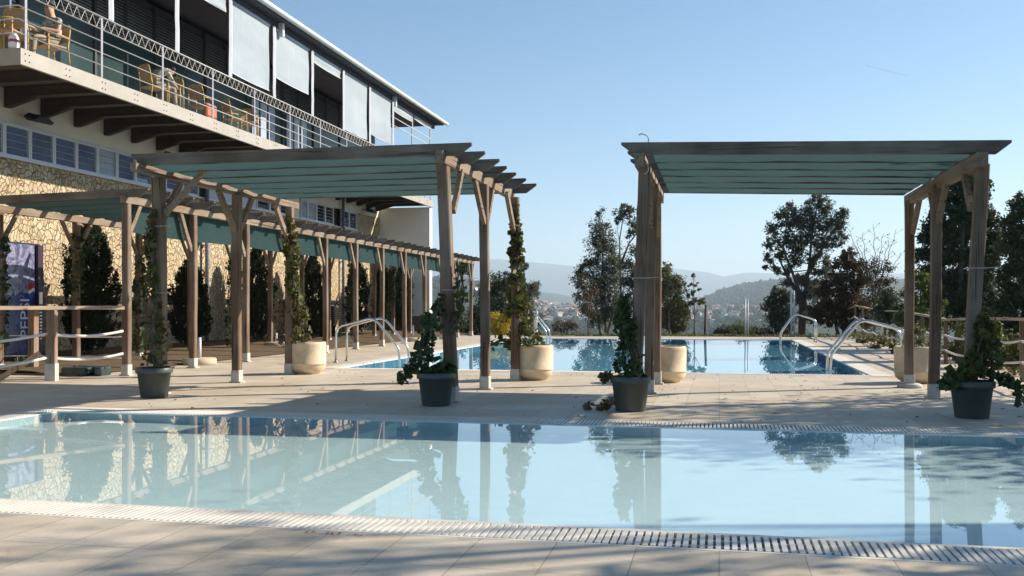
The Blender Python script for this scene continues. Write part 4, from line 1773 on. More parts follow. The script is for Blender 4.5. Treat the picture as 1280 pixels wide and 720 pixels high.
def figure(name, label, loc, rz, joints, edges, colours, hair_at, hair_r, skin_i):
    """one skinned body grown from a joint skeleton; colours by nearest joint"""
    me_ = bpy.data.meshes.new(name)
    names = list(joints)
    me_.from_pydata([joints[k][0] for k in names], [(names.index(a), names.index(c)) for a, c in edges], [])
    ob = bpy.data.objects.new(name, me_)
    col.objects.link(ob)
    sk = ob.modifiers.new('skin', 'SKIN')
    sk.use_smooth_shade = True
    lay = me_.skin_vertices[0] if me_.skin_vertices else None
    for i, k in enumerate(names):
        r = joints[k][1]
        lay.data[i].radius = r if isinstance(r, tuple) else (r, r)
        lay.data[i].use_root = (k == 'pelvis')
    sb = ob.modifiers.new('sub', 'SUBSURF')
    sb.levels = sb.render_levels = 2
    dg = bpy.context.evaluated_depsgraph_get()
    ev = bpy.data.meshes.new_from_object(ob.evaluated_get(dg))
    bpy.data.objects.remove(ob)
    mats = [c_ for c_ in colours.values()]
    keys = list(colours)
    ev.materials.clear()
    for c_ in mats:
        ev.materials.append(c_)
    for p_ in ev.polygons:
        best = min(names, key=lambda k: (Vector(joints[k][0]) - p_.center).length)
        p_.material_index = keys.index(joints[best][2])
        p_.use_smooth = True
    o = bpy.data.objects.new(name, ev)
    col.objects.link(o)
    o.location = loc
    o.rotation_euler = (0, 0, rz)
    tag(o, label, 'person')
    b_ = MB()
    hx, hy, hz = hair_at
    prof = [(.02, hair_r * 1.08)] + [(hair_r * 1.06 * math.sin(a), hair_r * 1.08 * math.cos(a)) for a in (.3, .6, .9, 1.2, 1.5, 1.75)] + [(hair_r * .7, -hair_r * .35)]
    b_.lathe((hx, hy, hz), list(reversed(prof)), 16)
    q_ = bpy.data.objects.new('hair', b_.mesh('hair', m_plain('dark_hair', (.03, .022, .016), .7, 0, .3, 30)))
    col.objects.link(q_)
    q_.parent = o
    return o


t = NT('patterned_shirt')
n = t.noise(t.coord(), 14, 3, .7, 1.5)
SHIRT = t.done(t.bsdf(t.ramp(n, [(.42, (.16, .15, .12)), (.5, (.42, .40, .33)), (.6, (.60, .58, .50))]), .85))
TROUSER = m_plain('beige_trousers', (.30, .25, .18), .9, 0, .12, 12)
SKIN = m_plain('skin_tone', (.42, .24, .16), .6, 0, .06, 20)
SHOE = m_plain('dark_shoe', (.03, .025, .02), .6)
HEADS = {'neck': ((0, .02, 1.02), .055, 'skin'), 'chin': ((0, -.01, 1.10), (.065, .07), 'skin'), 'head': ((0, 0, 1.18), (.078, .09), 'skin'), 'crown': ((0, .01, 1.27), (.055, .065), 'skin'),
         'nose': ((0, -.105, 1.155), .012, 'skin')}
seated = {'pelvis': ((0, .06, .50), (.15, .13), 'trouser'), 'waist': ((0, .10, .66), (.145, .11), 'shirt'), 'chest': ((0, .07, .84), (.165, .12), 'shirt'), **HEADS}
for s_, nm in ((-1, 'l'), (1, 'r')):
    seated.update({nm + 'sh': ((.19 * s_, .06, .92), .062, 'shirt'), nm + 'el': ((.25 * s_, -.02, .67), .046, 'skin'), nm + 'wr': ((.17 * s_, -.24, .68), .032, 'skin'), nm + 'ha': ((.14 * s_, -.33, .68), (.04, .022), 'skin'),
                   nm + 'hip': ((.10 * s_, .02, .51), .095, 'trouser'), nm + 'kn': ((.13 * s_, -.42, .50), .066, 'trouser'), nm + 'an': ((.14 * s_, -.46, .10), .045, 'trouser'),
                   nm + 'to': ((.14 * s_, -.62, .045), (.045, .035), 'shoe')})
E_ = [('pelvis', 'waist'), ('waist', 'chest'), ('chest', 'neck'), ('neck', 'chin'), ('chin', 'head'), ('head', 'crown'), ('chin', 'nose')]
for nm in 'lr':
    E_ += [('chest', nm + 'sh'), (nm + 'sh', nm + 'el'), (nm + 'el', nm + 'wr'), (nm + 'wr', nm + 'ha'), ('pelvis', nm + 'hip'), (nm + 'hip', nm + 'kn'), (nm + 'kn', nm + 'an'), (nm + 'an', nm + 'to')]
COLS = {'shirt': SHIRT, 'trouser': TROUSER, 'skin': SKIN, 'shoe': SHOE}
figure('person', 'man in patterned shirt and beige trousers seated on the balcony, back turned', (-12.25, 15.74, 5.55), R(-15), seated, E_, COLS, (0, .01, 1.21), .088, 0)
bent = dict(seated)
bent.update({'waist': ((0, .0, .66), (.15, .12), 'shirt'), 'chest': ((0, -.16, .80), (.17, .12), 'shirt'), 'neck': ((0, -.30, .86), .055, 'skin'), 'chin': ((0, -.39, .86), (.065, .07), 'skin'),
             'head': ((0, -.46, .90), (.078, .085), 'skin'), 'crown': ((0, -.52, .95), (.06, .06), 'skin'), 'nose': ((0, -.48, .80), .012, 'skin'),
             'lsh': ((-.19, -.18, .84), .062, 'shirt'), 'rsh': ((.19, -.18, .84), .062, 'shirt'), 'lel': ((-.24, -.30, .60), .048, 'shirt'), 'rel': ((.24, -.30, .60), .048, 'shirt'),
             'lwr': ((-.15, -.48, .52), .032, 'skin'), 'rwr': ((.15, -.48, .52), .032, 'skin'), 'lha': ((-.10, -.55, .50), (.04, .022), 'skin'), 'rha': ((.10, -.55, .50), (.04, .022), 'skin')})
figure('person', 'person in a pale patterned top bending forward on the balcony beside yellow chairs', (-12.3, 19.22, 5.55), R(160), bent, E_, COLS, (0, -.47, .93), .086, 0)

# ================================================================== TREES AND SHRUBS
def tree(name, label, cat, Y, foot, clumps, n, size, leafmat, bark=BARK, trunks=(), group=None, aspect=.4, droop=.45, tuft=None, zb=None, tr=.09, twig=True, air=.55):
    """clumps: (column, row, half width, half height) of leaf masses surveyed at distance Y; trunks: lists of (column, row)"""
    p0 = at(foot[0], foot[1], Y)
    if zb is not None:
        p0.z = zb
    o = thing(name, label, cat, p0, group)
    P = []
    mp = MB()
    area = sum(c[2] * c[3] for c in clumps)
    centres = []
    for cx, cy, rx, ry in clumps:
        c = at(cx, cy, Y)
        sc = (at(cx + 10, cy, Y) - c).length / 10
        ax, az = rx * sc, ry * sc
        ay = (ax + az) * .5
        oy = random.uniform(-.5, .5) * ay
        c = c + Vector((0, oy, 0))
        centres.append((c, ax, ay, az))
        k = max(5, int(n * 1.35 * rx * ry / area))
        nt = max(4, int(k / (tuft or 42)))
        for _ in range(nt):
            d = Vector((random.gauss(0, 1), random.gauss(0, 1), random.gauss(0, 1))).normalized()
            rr = random.random() ** .42
            tc = c + Vector((d.x * ax * rr, d.y * ay * rr, d.z * az * rr))
            s_ = min(ax, az) * random.uniform(.18, .5) * air * 2.1
            for _ in range(int(k / nt)):
                P.append((tc.x + random.gauss(0, s_ * .6), tc.y + random.gauss(0, s_ * .6), tc.z + random.gauss(0, s_ * .5)))
            if twig and random.random() < .5:
                mp.tube([c.lerp(tc, .1), c.lerp(tc, .55) + Vector((0, 0, -.05)), tc], [.018 * size / .15, .010 * size / .15, .003], 4, cap=False)
    m = MB()
    m.leaves(P, size * .78, droop=droop, aspect=aspect)
    part('crown', m, leafmat, o)
    t_ = MB()
    ends = []
    for line in trunks:
        pts = [at(a, b_, Y) for a, b_ in line]
        off = random.uniform(-.25, .25)
        pts = [q + Vector((0, off * i / len(pts), 0)) for i, q in enumerate(pts)]
        t_.tube(pts, [tr * (1 - .8 * i / (len(pts) - 1)) + .008 for i in range(len(pts))], 8)
        ends += pts[1:]
    for c, ax, ay, az in centres:
        if ends:
            q = min(ends, key=lambda e: (e - c).length + (0 if e.z < c.z else .8))
            mid = q.lerp(c, .5) + Vector((0, 0, -.06 * (c - q).length))
            t_.tube([q, mid, c], [tr * .38, tr * .24, tr * .1], 6, cap=False)
    t_.v += mp.v and [] or []
    b0 = len(t_.v)
    t_.v += mp.v
    t_.f += [tuple(i + b0 for i in f_) for f_ in mp.f]
    t_.m += mp.m
    t_.sm += mp.sm
    if t_.v:
        part('trunk', t_, bark, o)
    return o


# beyond the far pool, left to right
tree('evergreen_tree', 'dark evergreen tree left of the ivy covered post, beyond the pool', 'tree', 50, (622, 424), [(618, 362, 15, 20), (632, 352, 12, 12), (606, 375, 12, 22), (628, 388, 20, 22), (600, 400, 14, 16), (645, 372, 10, 16)],
     9000, .17, L_GUMD, trunks=[[(622, 428), (621, 390), (620, 352)]], aspect=.5)
tree('gum_tree', 'grey green gum tree right behind the ivy covered post', 'tree', 52, (657, 424), [(655, 334, 7, 8), (650, 350, 9, 10), (661, 366, 14, 12), (668, 360, 8, 9), (655, 388, 14, 16), (668, 400, 9, 14), (648, 372, 8, 12)],
     5200, .18, L_GUM, BARKP, [[(657, 428), (657, 380), (655, 330)]])
tree('conifer', 'rounded dark green conifer between the last two posts of the long pergola', 'tree', 40, (594, 424), [(594, 404, 9, 20), (594, 392, 6, 10), (583, 412, 8, 10)], 2600, .12, L_CYP, trunks=[[(594, 426), (594, 392)]], aspect=.45, droop=-.2)
tree('shrub', 'low dark shrub at the far end of the long pergola', 'shrub', 39, (566, 424), [(566, 408, 12, 14), (578, 402, 9, 14), (552, 410, 12, 12)], 2600, .12, L_GUMD, trunks=[[(566, 424), (566, 405)]])
tree('yellow_shrub', 'bright yellow shrub beyond the far left corner of the far pool', 'shrub', 37, (626, 424), [(620, 404, 8, 14), (632, 403, 8, 13), (626, 412, 13, 9), (617, 398, 4, 9), (635, 396, 5, 8)], 3600, .10, L_YEL, trunks=[[(626, 425), (626, 402)]], aspect=.6, droop=.1, tr=.03)
tree('red_shrub', 'bare reddish brown shrub beyond the far edge of the pool, below the town', 'shrub', 38.5, (706, 425), [(706, 407, 14, 9), (696, 411, 8, 7), (715, 410, 7, 8)], 1500, .085, L_RED, trunks=[[(706, 425), (704, 402)], [(706, 425), (713, 402)], [(706, 425), (697, 405)]], tr=.02)
tree('gum_tree', 'tall gum tree with ragged tip left of the dark right pergola posts', 'tree', 43, (757, 425), [(750, 268, 6, 7), (747, 284, 11, 10), (756, 292, 10, 12), (742, 300, 9, 9), (750, 312, 16, 12), (765, 315, 10, 14), (738, 328, 9, 8), (757, 332, 18, 14),
      (745, 350, 17, 13), (730, 343, 9, 7), (724, 340, 5, 6), (768, 350, 16, 16), (756, 372, 18, 14), (738, 368, 12, 10), (772, 378, 13, 14), (762, 395, 14, 11), (728, 357, 8, 6), (728, 330, 7, 7), (721, 352, 7, 7), (731, 388, 9, 11), (771, 332, 10, 10), (745, 400, 11, 11), (760, 305, 9, 9), (722, 372, 6, 8)],
     12500, .15, L_GUM, BARKP, [[(757, 428), (757, 385), (755, 340), (750, 268)], [(757, 428), (766, 390), (770, 350)], [(752, 428), (746, 385), (741, 345)], [(755, 400), (750, 360), (736, 335)]], tr=.06, air=.8)
tree('thin_gum_tree', 'thin gum tree with open high crown just left of the dark right pergola posts', 'tree', 41.5, (776, 425), [(781, 258, 6, 6), (774, 268, 7, 8), (788, 266, 9, 7), (792, 278, 7, 8), (770, 276, 4, 6), (797, 290, 6, 10), (788, 292, 6, 5), (795, 312, 8, 9), (788, 330, 11, 10), (797, 345, 10, 12), (784, 352, 10, 10), (792, 372, 12, 13), (780, 388, 10, 12)],
     4300, .16, L_GUM, BARK, [[(777, 428), (776, 370), (774, 300), (780, 262)], [(776, 330), (786, 305), (797, 290)]], tr=.045, air=.7)
tree('autumn_sapling', 'small brownish sapling with sparse leaves at the left of the tall gum tree', 'tree', 37, (735, 425), [(733, 352, 9, 10), (741, 366, 10, 9), (730, 372, 9, 8), (737, 384, 11, 9)], 520, .13, L_RED, BARK, [[(735, 428), (735, 390), (733, 350)], [(735, 395), (741, 366)]], tr=.022, air=.8)
tree('olive_tree', 'bushy olive green tree right of the dark right pergola posts', 'tree', 38, (842, 425), [(832, 338, 9, 10), (838, 350, 12, 10), (846, 356, 10, 10), (830, 364, 12, 14), (850, 372, 10, 13), (838, 385, 18, 15), (854, 392, 9, 14), (828, 398, 13, 14), (845, 408, 15, 10)],
     8600, .13, L_OLIVE, BARKP, [[(842, 428), (840, 395), (836, 345)], [(842, 428), (849, 390), (849, 365)]], aspect=.5, tr=.06)
tree('sapling', 'slim sapling with tiered leaf clusters in front of the distant town', 'tree', 38, (868, 425), [(867, 344, 4, 3), (863, 356, 4, 3), (871, 355, 4, 3), (866, 367, 5, 4), (875, 362, 3, 3), (862, 369, 4, 3), (868, 377, 6, 4), (875, 378, 6, 4), (864, 382, 5, 3), (878, 376, 3, 3)],
     560, .14, L_OLIVE, BARK, [[(868, 428), (868, 395), (867, 344)]], aspect=.5, tr=.022, tuft=18)
for i, (cx, w, h, lab) in enumerate(((905, 12, 12, 'dark rounded bush, leftmost of three beyond the middle of the far pool edge'), (925, 15, 17, 'dark rounded bush, middle and tallest of three beyond the far pool edge'), (948, 14, 12, 'dark rounded bush, rightmost of three beyond the far pool edge'))):
    tree('bush', lab, 'bush', 44 + i, (cx, 426), [(cx, 424 - h * .55, w, h * .75), (cx - w * .5, 418, w * .6, 9), (cx + w * .55, 417, w * .6, 9)], 3400, .12, L_GUMD if i != 1 else L_OLIVE, trunks=[[(cx, 428), (cx, 410)]], group='bushes beyond the pool', tr=.03)
tree('gum_tree', 'large two crowned gum tree beyond the far right corner of the far pool', 'tree', 44, (1000, 425), [(1024, 248, 9, 10), (1014, 260, 12, 12), (1032, 262, 12, 12), (988, 258, 8, 10), (980, 272, 13, 12), (996, 276, 14, 14), (1012, 282, 17, 16), (1034, 284, 14, 14), (1052, 270, 9, 10),
      (1048, 284, 9, 12), (966, 290, 10, 12), (984, 298, 15, 14), (1004, 304, 16, 14), (1028, 306, 16, 12), (1043, 302, 9, 9), (962, 306, 8, 9), (960, 322, 8, 8), (975, 318, 10, 10), (996, 324, 13, 11), (1018, 324, 14, 10), (969, 336, 7, 7), (985, 338, 8, 8), (1025, 340, 12, 10), (1012, 352, 13, 10), (957, 334, 4, 6), (1002, 350, 9, 9), (984, 354, 8, 8), (1020, 366, 14, 12), (1000, 374, 10, 10), (1012, 392, 15, 12), (1034, 330, 9, 10), (1052, 296, 8, 8)],
     15500, .165, L_GUM, BARK, [[(1000, 428), (1001, 370), (990, 340), (978, 310), (985, 270)], [(1004, 428), (1006, 370), (1012, 330), (1016, 280), (1024, 250)], [(1008, 345), (1028, 310), (1048, 280)], [(1001, 372), (984, 345), (972, 320)]], tr=.09)
tree('gum_tree', 'low dark gum tree behind the pale steel poles at the far right pool corner', 'tree', 41, (975, 425), [(972, 368, 10, 9), (963, 380, 10, 10), (980, 376, 10, 14), (968, 396, 13, 13), (985, 398, 11, 16), (975, 412, 16, 9)], 4600, .16, L_GUMD, BARK, [[(976, 428), (976, 400), (972, 368)]], tr=.04)
tree('red_leaved_tree', 'reddish brown leaved tree right of the large gum tree', 'tree', 40, (1052, 425), [(1062, 318, 9, 9), (1055, 330, 13, 10), (1070, 335, 12, 11), (1050, 348, 17, 12), (1074, 352, 14, 12), (1032, 360, 14, 12), (1058, 368, 20, 13), (1040, 384, 20, 14), (1070, 386, 20, 15), (1020, 392, 14, 15), (1052, 402, 22, 12), (1085, 398, 12, 14)],
     12500, .15, L_RED, BARK, [[(1054, 428), (1056, 380), (1060, 318)], [(1050, 428), (1040, 385), (1034, 358)]], aspect=.5, tr=.07)
bt = tree('bare_tree', 'nearly bare tree with upright twigs against the sky left of the right pergola', 'tree', 36, (1092, 425), [(1086, 330, 12, 9), (1098, 340, 12, 10), (1108, 335, 8, 9), (1080, 345, 10, 9), (1096, 356, 16, 10), (1112, 352, 8, 10), (1090, 374, 18, 12), (1108, 380, 12, 13), (1098, 398, 18, 12)],
     2800, .12, L_RED, BARK, [[(1092, 428), (1092, 380), (1088, 345)], [(1092, 400), (1096, 340)], [(1094, 380), (1106, 335)]], tr=.03, air=.8)
b = MB()
P = []
for cx, cy, ex_, ey_ in ((1086, 345, 1059, 284), (1084, 340, 1078, 290), (1094, 345, 1092, 280), (1096, 345, 1104, 292), (1100, 350, 1121, 287), (1106, 350, 1127, 316), (1090, 350, 1070, 300), (1100, 340, 1112, 300), (1080, 350, 1066, 318)):
    Yt = 36 + random.uniform(-.4, .4)
    p_, q_ = at(cx, cy, Yt), at(ex_, ey_, Yt)
    n_ = 9
    side = Vector((1, 0, .2))
    path_ = [p_.lerp(q_, i / n_) + Vector((.03 * math.sin(i * 1.9 + cx), .03 * math.cos(i * 2.3), .02 * math.sin(i))) for i in range(n_ + 1)]
    b.tube(path_, [.014 * (1 - .8 * i / n_) + .003 for i in range(n_ + 1)], 5, cap=False)
    for i in range(2, n_):
        sg = -1 if i % 2 else 1
        e_ = path_[i] + Vector((sg * random.uniform(.12, .3), random.uniform(-.1, .1), random.uniform(.1, .28)))
        b.tube([path_[i], e_], [.005, .002], 4, cap=False)
        for _ in range(3):
            w_ = path_[i].lerp(e_, random.uniform(.5, 1))
            P.append((w_.x, w_.y, w_.z))
b.leaves(P, .07, aspect=.5, mi=1)
part('twigs', b, [BARK, L_RED], bt)
tree('broad_tree', 'broad dark tree with tall crown between the right pergola posts', 'tree', 27, (1195, 432), [(1212, 222, 16, 12), (1192, 228, 14, 11), (1205, 240, 22, 14), (1228, 238, 12, 14), (1180, 248, 14, 12), (1222, 258, 20, 16), (1195, 262, 20, 16), (1168, 275, 16, 14), (1238, 275, 12, 14), (1210, 285, 24, 18), (1185, 292, 20, 18), (1158, 298, 13, 14),
      (1240, 298, 14, 14), (1152, 318, 10, 12), (1175, 320, 20, 16), (1205, 318, 24, 18), (1232, 322, 18, 18), (1165, 345, 18, 16), (1195, 350, 24, 18), (1228, 352, 20, 18), (1180, 375, 22, 16), (1212, 380, 26, 18), (1240, 378, 14, 18), (1195, 400, 26, 14), (1228, 405, 24, 14)],
     30000, .135, L_GUMD, BARK, [[(1198, 436), (1199, 370), (1202, 300), (1206, 235)], [(1198, 400), (1180, 340), (1165, 290)], [(1200, 380), (1222, 320), (1236, 275)]], aspect=.45, tr=.10)
tree('broad_tree', 'dark tree cut by the right edge of the picture, behind the rope fence', 'tree', 22, (1285, 445), [(1275, 255, 14, 14), (1290, 262, 20, 18), (1268, 280, 16, 14), (1290, 300, 24, 22), (1262, 306, 14, 16), (1272, 330, 20, 18), (1300, 345, 24, 22), (1258, 345, 14, 18), (1278, 368, 24, 18), (1258, 385, 16, 16), (1290, 400, 24, 20), (1266, 412, 22, 16)],
     13000, .12, L_GUMD, BARK, [[(1287, 450), (1286, 380), (1283, 270)], [(1286, 390), (1268, 330)]], aspect=.45, tr=.09)
tree('leafy_shrub', 'fresh green large leaved shrub between the first two right pergola posts', 'shrub', 25, (1150, 436), [(1150, 352, 12, 12), (1140, 368, 12, 13), (1160, 370, 12, 15), (1172, 385, 10, 14), (1145, 392, 16, 15), (1165, 405, 14, 13), (1130, 400, 12, 16), (1172, 360, 6, 9)], 3600, .11, L_LIME, BARK, [[(1152, 440), (1150, 390), (1150, 355)]], aspect=.6, droop=.25, tr=.03)
tree('dark_shrub', 'dark dense shrub behind the rope fence left of the fresh green shrub', 'shrub', 29, (1112, 432), [(1110, 372, 12, 12), (1122, 384, 12, 14), (1104, 392, 14, 15), (1118, 406, 14, 13)], 3600, .12, L_GUMD, BARK, [[(1112, 434), (1112, 380)]], tr=.03)
for i, (cx, cy, Y, w, h, mt, lab) in enumerate(((1205, 425, 20.5, 26, 30, L_OLIVE, 'olive shrub under the rope fence just left of the far right corner post'),
                                               (1245, 432, 18.5, 20, 32, L_LIME, 'fresh green shrub pushing through the rope fence right of the far right corner post'),
                                               (1268, 440, 16.8, 18, 26, L_OLIVE, 'olive shrub at the right picture edge below the rope fence'),
                                               (1232, 408, 23.5, 14, 30, L_CYP, 'small upright conifer behind the rope fence right of the far right corner post'))):
    foot = (cx, cy + h + 4)
    tree('fence_shrub', lab, 'shrub', Y, foot, [(cx, cy, w, h * .8), (cx - w * .5, cy + h * .4, w * .8, h * .6), (cx + w * .5, cy + h * .35, w * .8, h * .6), (cx + w * .2, cy - h * .6, w * .4, h * .4)], 1700, .085, mt, BARK, [[foot, (cx, cy)]], group='shrubs along the rope fence', aspect=.6, droop=.2, tr=.02)
for i, (cx, cy, Y, w, h, lab) in enumerate(((1118, 436, 24.0, 12, 9, 'low yellow green plant on the terrace edge right of the near right ladder'), (1096, 430, 27.0, 13, 9, 'low trailing plant at the rope fence behind the near right ladder'), (1076, 424, 31.0, 10, 7, 'low plant at the rope fence near the far right ladder'))):
    tree('low_plant', lab, 'plant', Y, (cx, cy + h), [(cx, cy, w, h), (cx + w * .6, cy + h * .2, w * .6, h * .7)], 420, .085, L_LIME if i == 0 else L_OLIVE, BARK, [[(cx, cy + h), (cx, cy)]], group='low plants along the right terrace edge', aspect=.65, droop=.15, tr=.012)
tree('low_plant', 'low shrub behind the ropes at the far left, beside the vending machine', 'plant', 15.2, (22, 458), [(22, 446, 10, 9), (14, 450, 8, 7)], 380, .06, L_IVYD, BARK, [[(22, 458), (22, 446)]], tr=.01)

# bank beyond the terrace edge: rough weeds
P = []
for _ in range(2600):
    P.append((random.uniform(-7, 4.6), 36.9 + random.random() ** 2 * 2.5, -.1 + random.random() * .16))
for _ in range(5200):
    y = random.uniform(9, 40)
    x = 4.75 + abs(random.gauss(0, .8))
    P.append((x, y, random.uniform(-.25, .16)))
m = MB()
m.leaves(P, .12, up=.5, aspect=.5)
struct('weeds', m, L_OLIVE, 'stuff', 'low olive weeds growing along the outer edge of the terrace')
P = []
for _ in range(170):
    y = random.uniform(9.4, 16)
    P.append((random.uniform(-7, 3.8), y, .012))
for _ in range(120):
    P.append((random.uniform(-13.6, -9.0), random.uniform(13.8, 34), .10))
for _ in range(40):
    P.append((random.uniform(3.0, 4.2), random.uniform(12, 20), .012))
m = MB()
P = np.array(P)
m.leaves(P, .055, aspect=.6, fold=.3)
for i in range(len(m.v)):
    q = i // 4
    m.v[i] = (m.v[i][0], m.v[i][1], P[q][2] + (m.v[i][2] - P[q][2]) * .3)
struct('fallen_leaves', m, L_DRY, 'stuff', 'scattered dry leaves on the paving')

# trees beside the terrace on the right, outside the picture: their crowns dapple the near paving and pool
def shade_tree(x, y, h, r, n, label, flat=.27):
    o = thing('roadside_tree', label, 'tree', (x, y, -.3), 'trees right of the terrace')
    P = []
    t_ = MB()
    t_.tube([(x, y, -.4), (x + .05, y, h * .45), (x, y + .1, h * .85)], [.11, .08, .03], 8)
    for _ in range(34):
        d = Vector((random.gauss(0, 1), random.gauss(0, 1), random.gauss(0, .8))).normalized() * random.random() ** .5
        c = Vector((x + d.x * r, y + d.y * r, h * (1 - flat) + d.z * h * flat))
        s_ = random.uniform(.16, .42)
        t_.tube([(x, y, h * .5), c], [.03, .008], 5, cap=False)
        for _ in range(n // 34):
            P.append((c.x + random.gauss(0, s_), c.y + random.gauss(0, s_), c.z + random.gauss(0, s_ * .6)))
    m_ = MB()
    m_.leaves(P, .16, droop=.3, aspect=.45)
    part('crown', m_, L_GUMD, o)
    part('trunk', t_, BARK, o)


shade_tree(7.2, 6.4, 4.8, 1.6, 2300, 'leafy tree right of the near terrace', 0.27)
shade_tree(8.8, 9.3, 8.4, 1.5, 480, 'leafy tree right of the near terrace', 0.11)
shade_tree(9.7, 7.7, 7.0, 1.7, 2300, 'leafy tree right of the near terrace', 0.18)
shade_tree(8.7, 9.6, 4.2, 1.5, 1700, 'leafy tree right of the near terrace', 0.27)
shade_tree(9.6, 8.0, 5.6, 1.8, 1800, 'leafy tree right of the near terrace', 0.24)
shade_tree(8.3, 12.2, 5.2, 1.8, 2800, 'leafy tree right of the near terrace', 0.27)
shade_tree(7.0, 13.6, 4.0, 1.4, 2200, 'leafy tree right of the near terrace', 0.27)
shade_tree(12.5, 11.0, 6.6, 2.0, 1600, 'leafy tree right of the near terrace', 0.24)
shade_tree(8.9, 14.3, 7.0, 1.7, 2400, 'leafy tree right of the near terrace', 0.22)
shade_tree(6.6, 3.4, 4.0, 1.2, 1800, 'leafy tree right of the near terrace', 0.27)

# ================================================================== POLES BEYOND THE POOL
def pole(label, cx, top, Y, r=.035, mt=ALU, name='steel_pole', tilt=0):
    p = at(cx, top, Y)
    b_ = MB()
    b_.tube([(p.x - tilt, Y, -.5), (p.x, Y, p.z)], r, 8)
    b_.lathe((p.x, Y, p.z), [(r * 1.1, 0), (r * 1.1, .02), (.004, .035)], 8)
    single(name, b_, mt, label, 'pole', (p.x - tilt, Y, -.4), 'poles beyond the far pool')


pole('grey steel pole beyond the far pool, left of a close pair', 931.5, 373, 39, .03)
pole('thin grey steel pole, right of a close pair beyond the far pool', 934.8, 375, 39.4, .025)
pole('dark leaning post beyond the far pool right of the slim sapling', 882.5, 382, 38.5, .05, BARK, tilt=.06)
pole('pale steel pole in front of the low gum tree at the far right pool corner', 989, 362, 39, .035)
pole('second steel pole close behind the pale one at the far right pool corner', 992.5, 364, 39.6, .03)
pole('thin steel pole at the far end of the right rope fence', 1047.5, 366, 40, .03)
pole('dull post in front of the bushy olive tree', 836.5, 388, 37.6, .035, BARK)
pole('thin steel stake behind the rope fence between right pergola posts', 1146, 377, 27, .015)
p = at(669.5, 402, 36.2)
o = thing('garden_lamp', 'white box shaped lamp on a white post beyond the far pool corner', 'lamp', (p.x, 36.2, 0))
b = MB()
b.box(p.x - .06, p.x + .06, 36.12, 36.24, 0, .62)
part('post', b, WHITE_PAINT, o)
b = MB()
b.box(p.x - .08, p.x + .08, 36.10, 36.26, .63, .95)
b.box(p.x - .055, p.x - .01, 36.085, 36.098, .70, .88, 1)
b.box(p.x + .01, p.x + .055, 36.085, 36.098, .70, .88, 1)
part('lamp_box', b, [WHITE_PAINT, PIPE], o)

# electricity pylon above the town
D = 1500
p = at(923, 376, D)
gz = terrain(p.x, p.y)
o = thing('pylon', 'small dark lattice pylon standing above the distant town', 'pylon', (p.x, p.y, gz))
b = MB()
H = p.z - gz
for sx, sy in ((-1, -1), (1, -1), (1, 1), (-1, 1)):
    b.tube([(p.x + 3.5 * sx, p.y + 3.5 * sy, gz), (p.x + .8 * sx, p.y + .8 * sy, gz + H * .75), (p.x, p.y, gz + H)], .35, 5)
for k in range(9):
    z0, z1 = gz + H * k / 9, gz + H * (k + 1) / 9
    w0 = 3.5 - 2.7 * min(1, k / 9 / .75)
    w1 = 3.5 - 2.7 * min(1, (k + 1) / 9 / .75)
    b.tube([(p.x - w0, p.y - w0, z0), (p.x + w1, p.y - w1, z1)], .22, 4)
    b.tube([(p.x + w0, p.y - w0, z0), (p.x - w1, p.y - w1, z1)], .22, 4)
part('tower', b, PIPE, o)
for k in (.72, .84, .95):
    b = MB()
    b.bar((p.x - 8, p.y, gz + H * k), (p.x + 8, p.y, gz + H * k), .5, .5)
    part('cross_arm', b, PIPE, o)

# ================================================================== TOWN
ROOFS = [('orange tiled roof', m_plain('orange_roof_tile', (.36, .14, .075), .9, 0, .2, .3)), ('brown tiled roof', m_plain('brown_roof_tile', (.22, .11, .075), .9, 0, .2, .3)), ('grey roof', m_plain('grey_roof', (.24, .24, .25), .9, 0, .15, .3))]
WALLS = [('white', m_plain('white_house_wall', (.74, .72, .68), .9, 0, .05, .2)), ('cream', m_plain('cream_house_wall', (.58, .50, .38), .9, 0, .05, .2)), ('grey', m_plain('grey_house_wall', (.36, .35, .34), .9, 0, .05, .2))]
HWIN = m_plain('house_window', (.05, .055, .07), .3)
protos = {}


def house_mesh(L, W, H, rh):
    m_ = MB()
    m_.box(-L / 2, L / 2, -W / 2, W / 2, -6, H, 0)
    e = .5
    v_ = [(-L / 2 - e, -W / 2 - e, H), (L / 2 + e, -W / 2 - e, H), (L / 2 + e, W / 2 + e, H), (-L / 2 - e, W / 2 + e, H), (-L / 2 - e, 0, H + rh), (L / 2 + e, 0, H + rh)]
    m_.add(v_, [(0, 1, 5, 4), (2, 3, 4, 5), (1, 2, 5), (3, 0, 4)], 1)
    x_ = -L / 2 + 1.2
    while x_ < L / 2 - 1.5:
        z_ = 1.0
        while z_ < H - 1.5:
            m_.box(x_, x_ + 1.1, -W / 2 - .04, -W / 2 - .005, z_, z_ + 1.4, 2)
            m_.box(x_, x_ + 1.1, W / 2 + .005, W / 2 + .04, z_, z_ + 1.4, 2)
            z_ += 3
        x_ += 2.8
    m_.box(L / 2 - 2, L / 2 - 1.2, .8, 1.6, H, H + rh + .9, 0)
    return m_


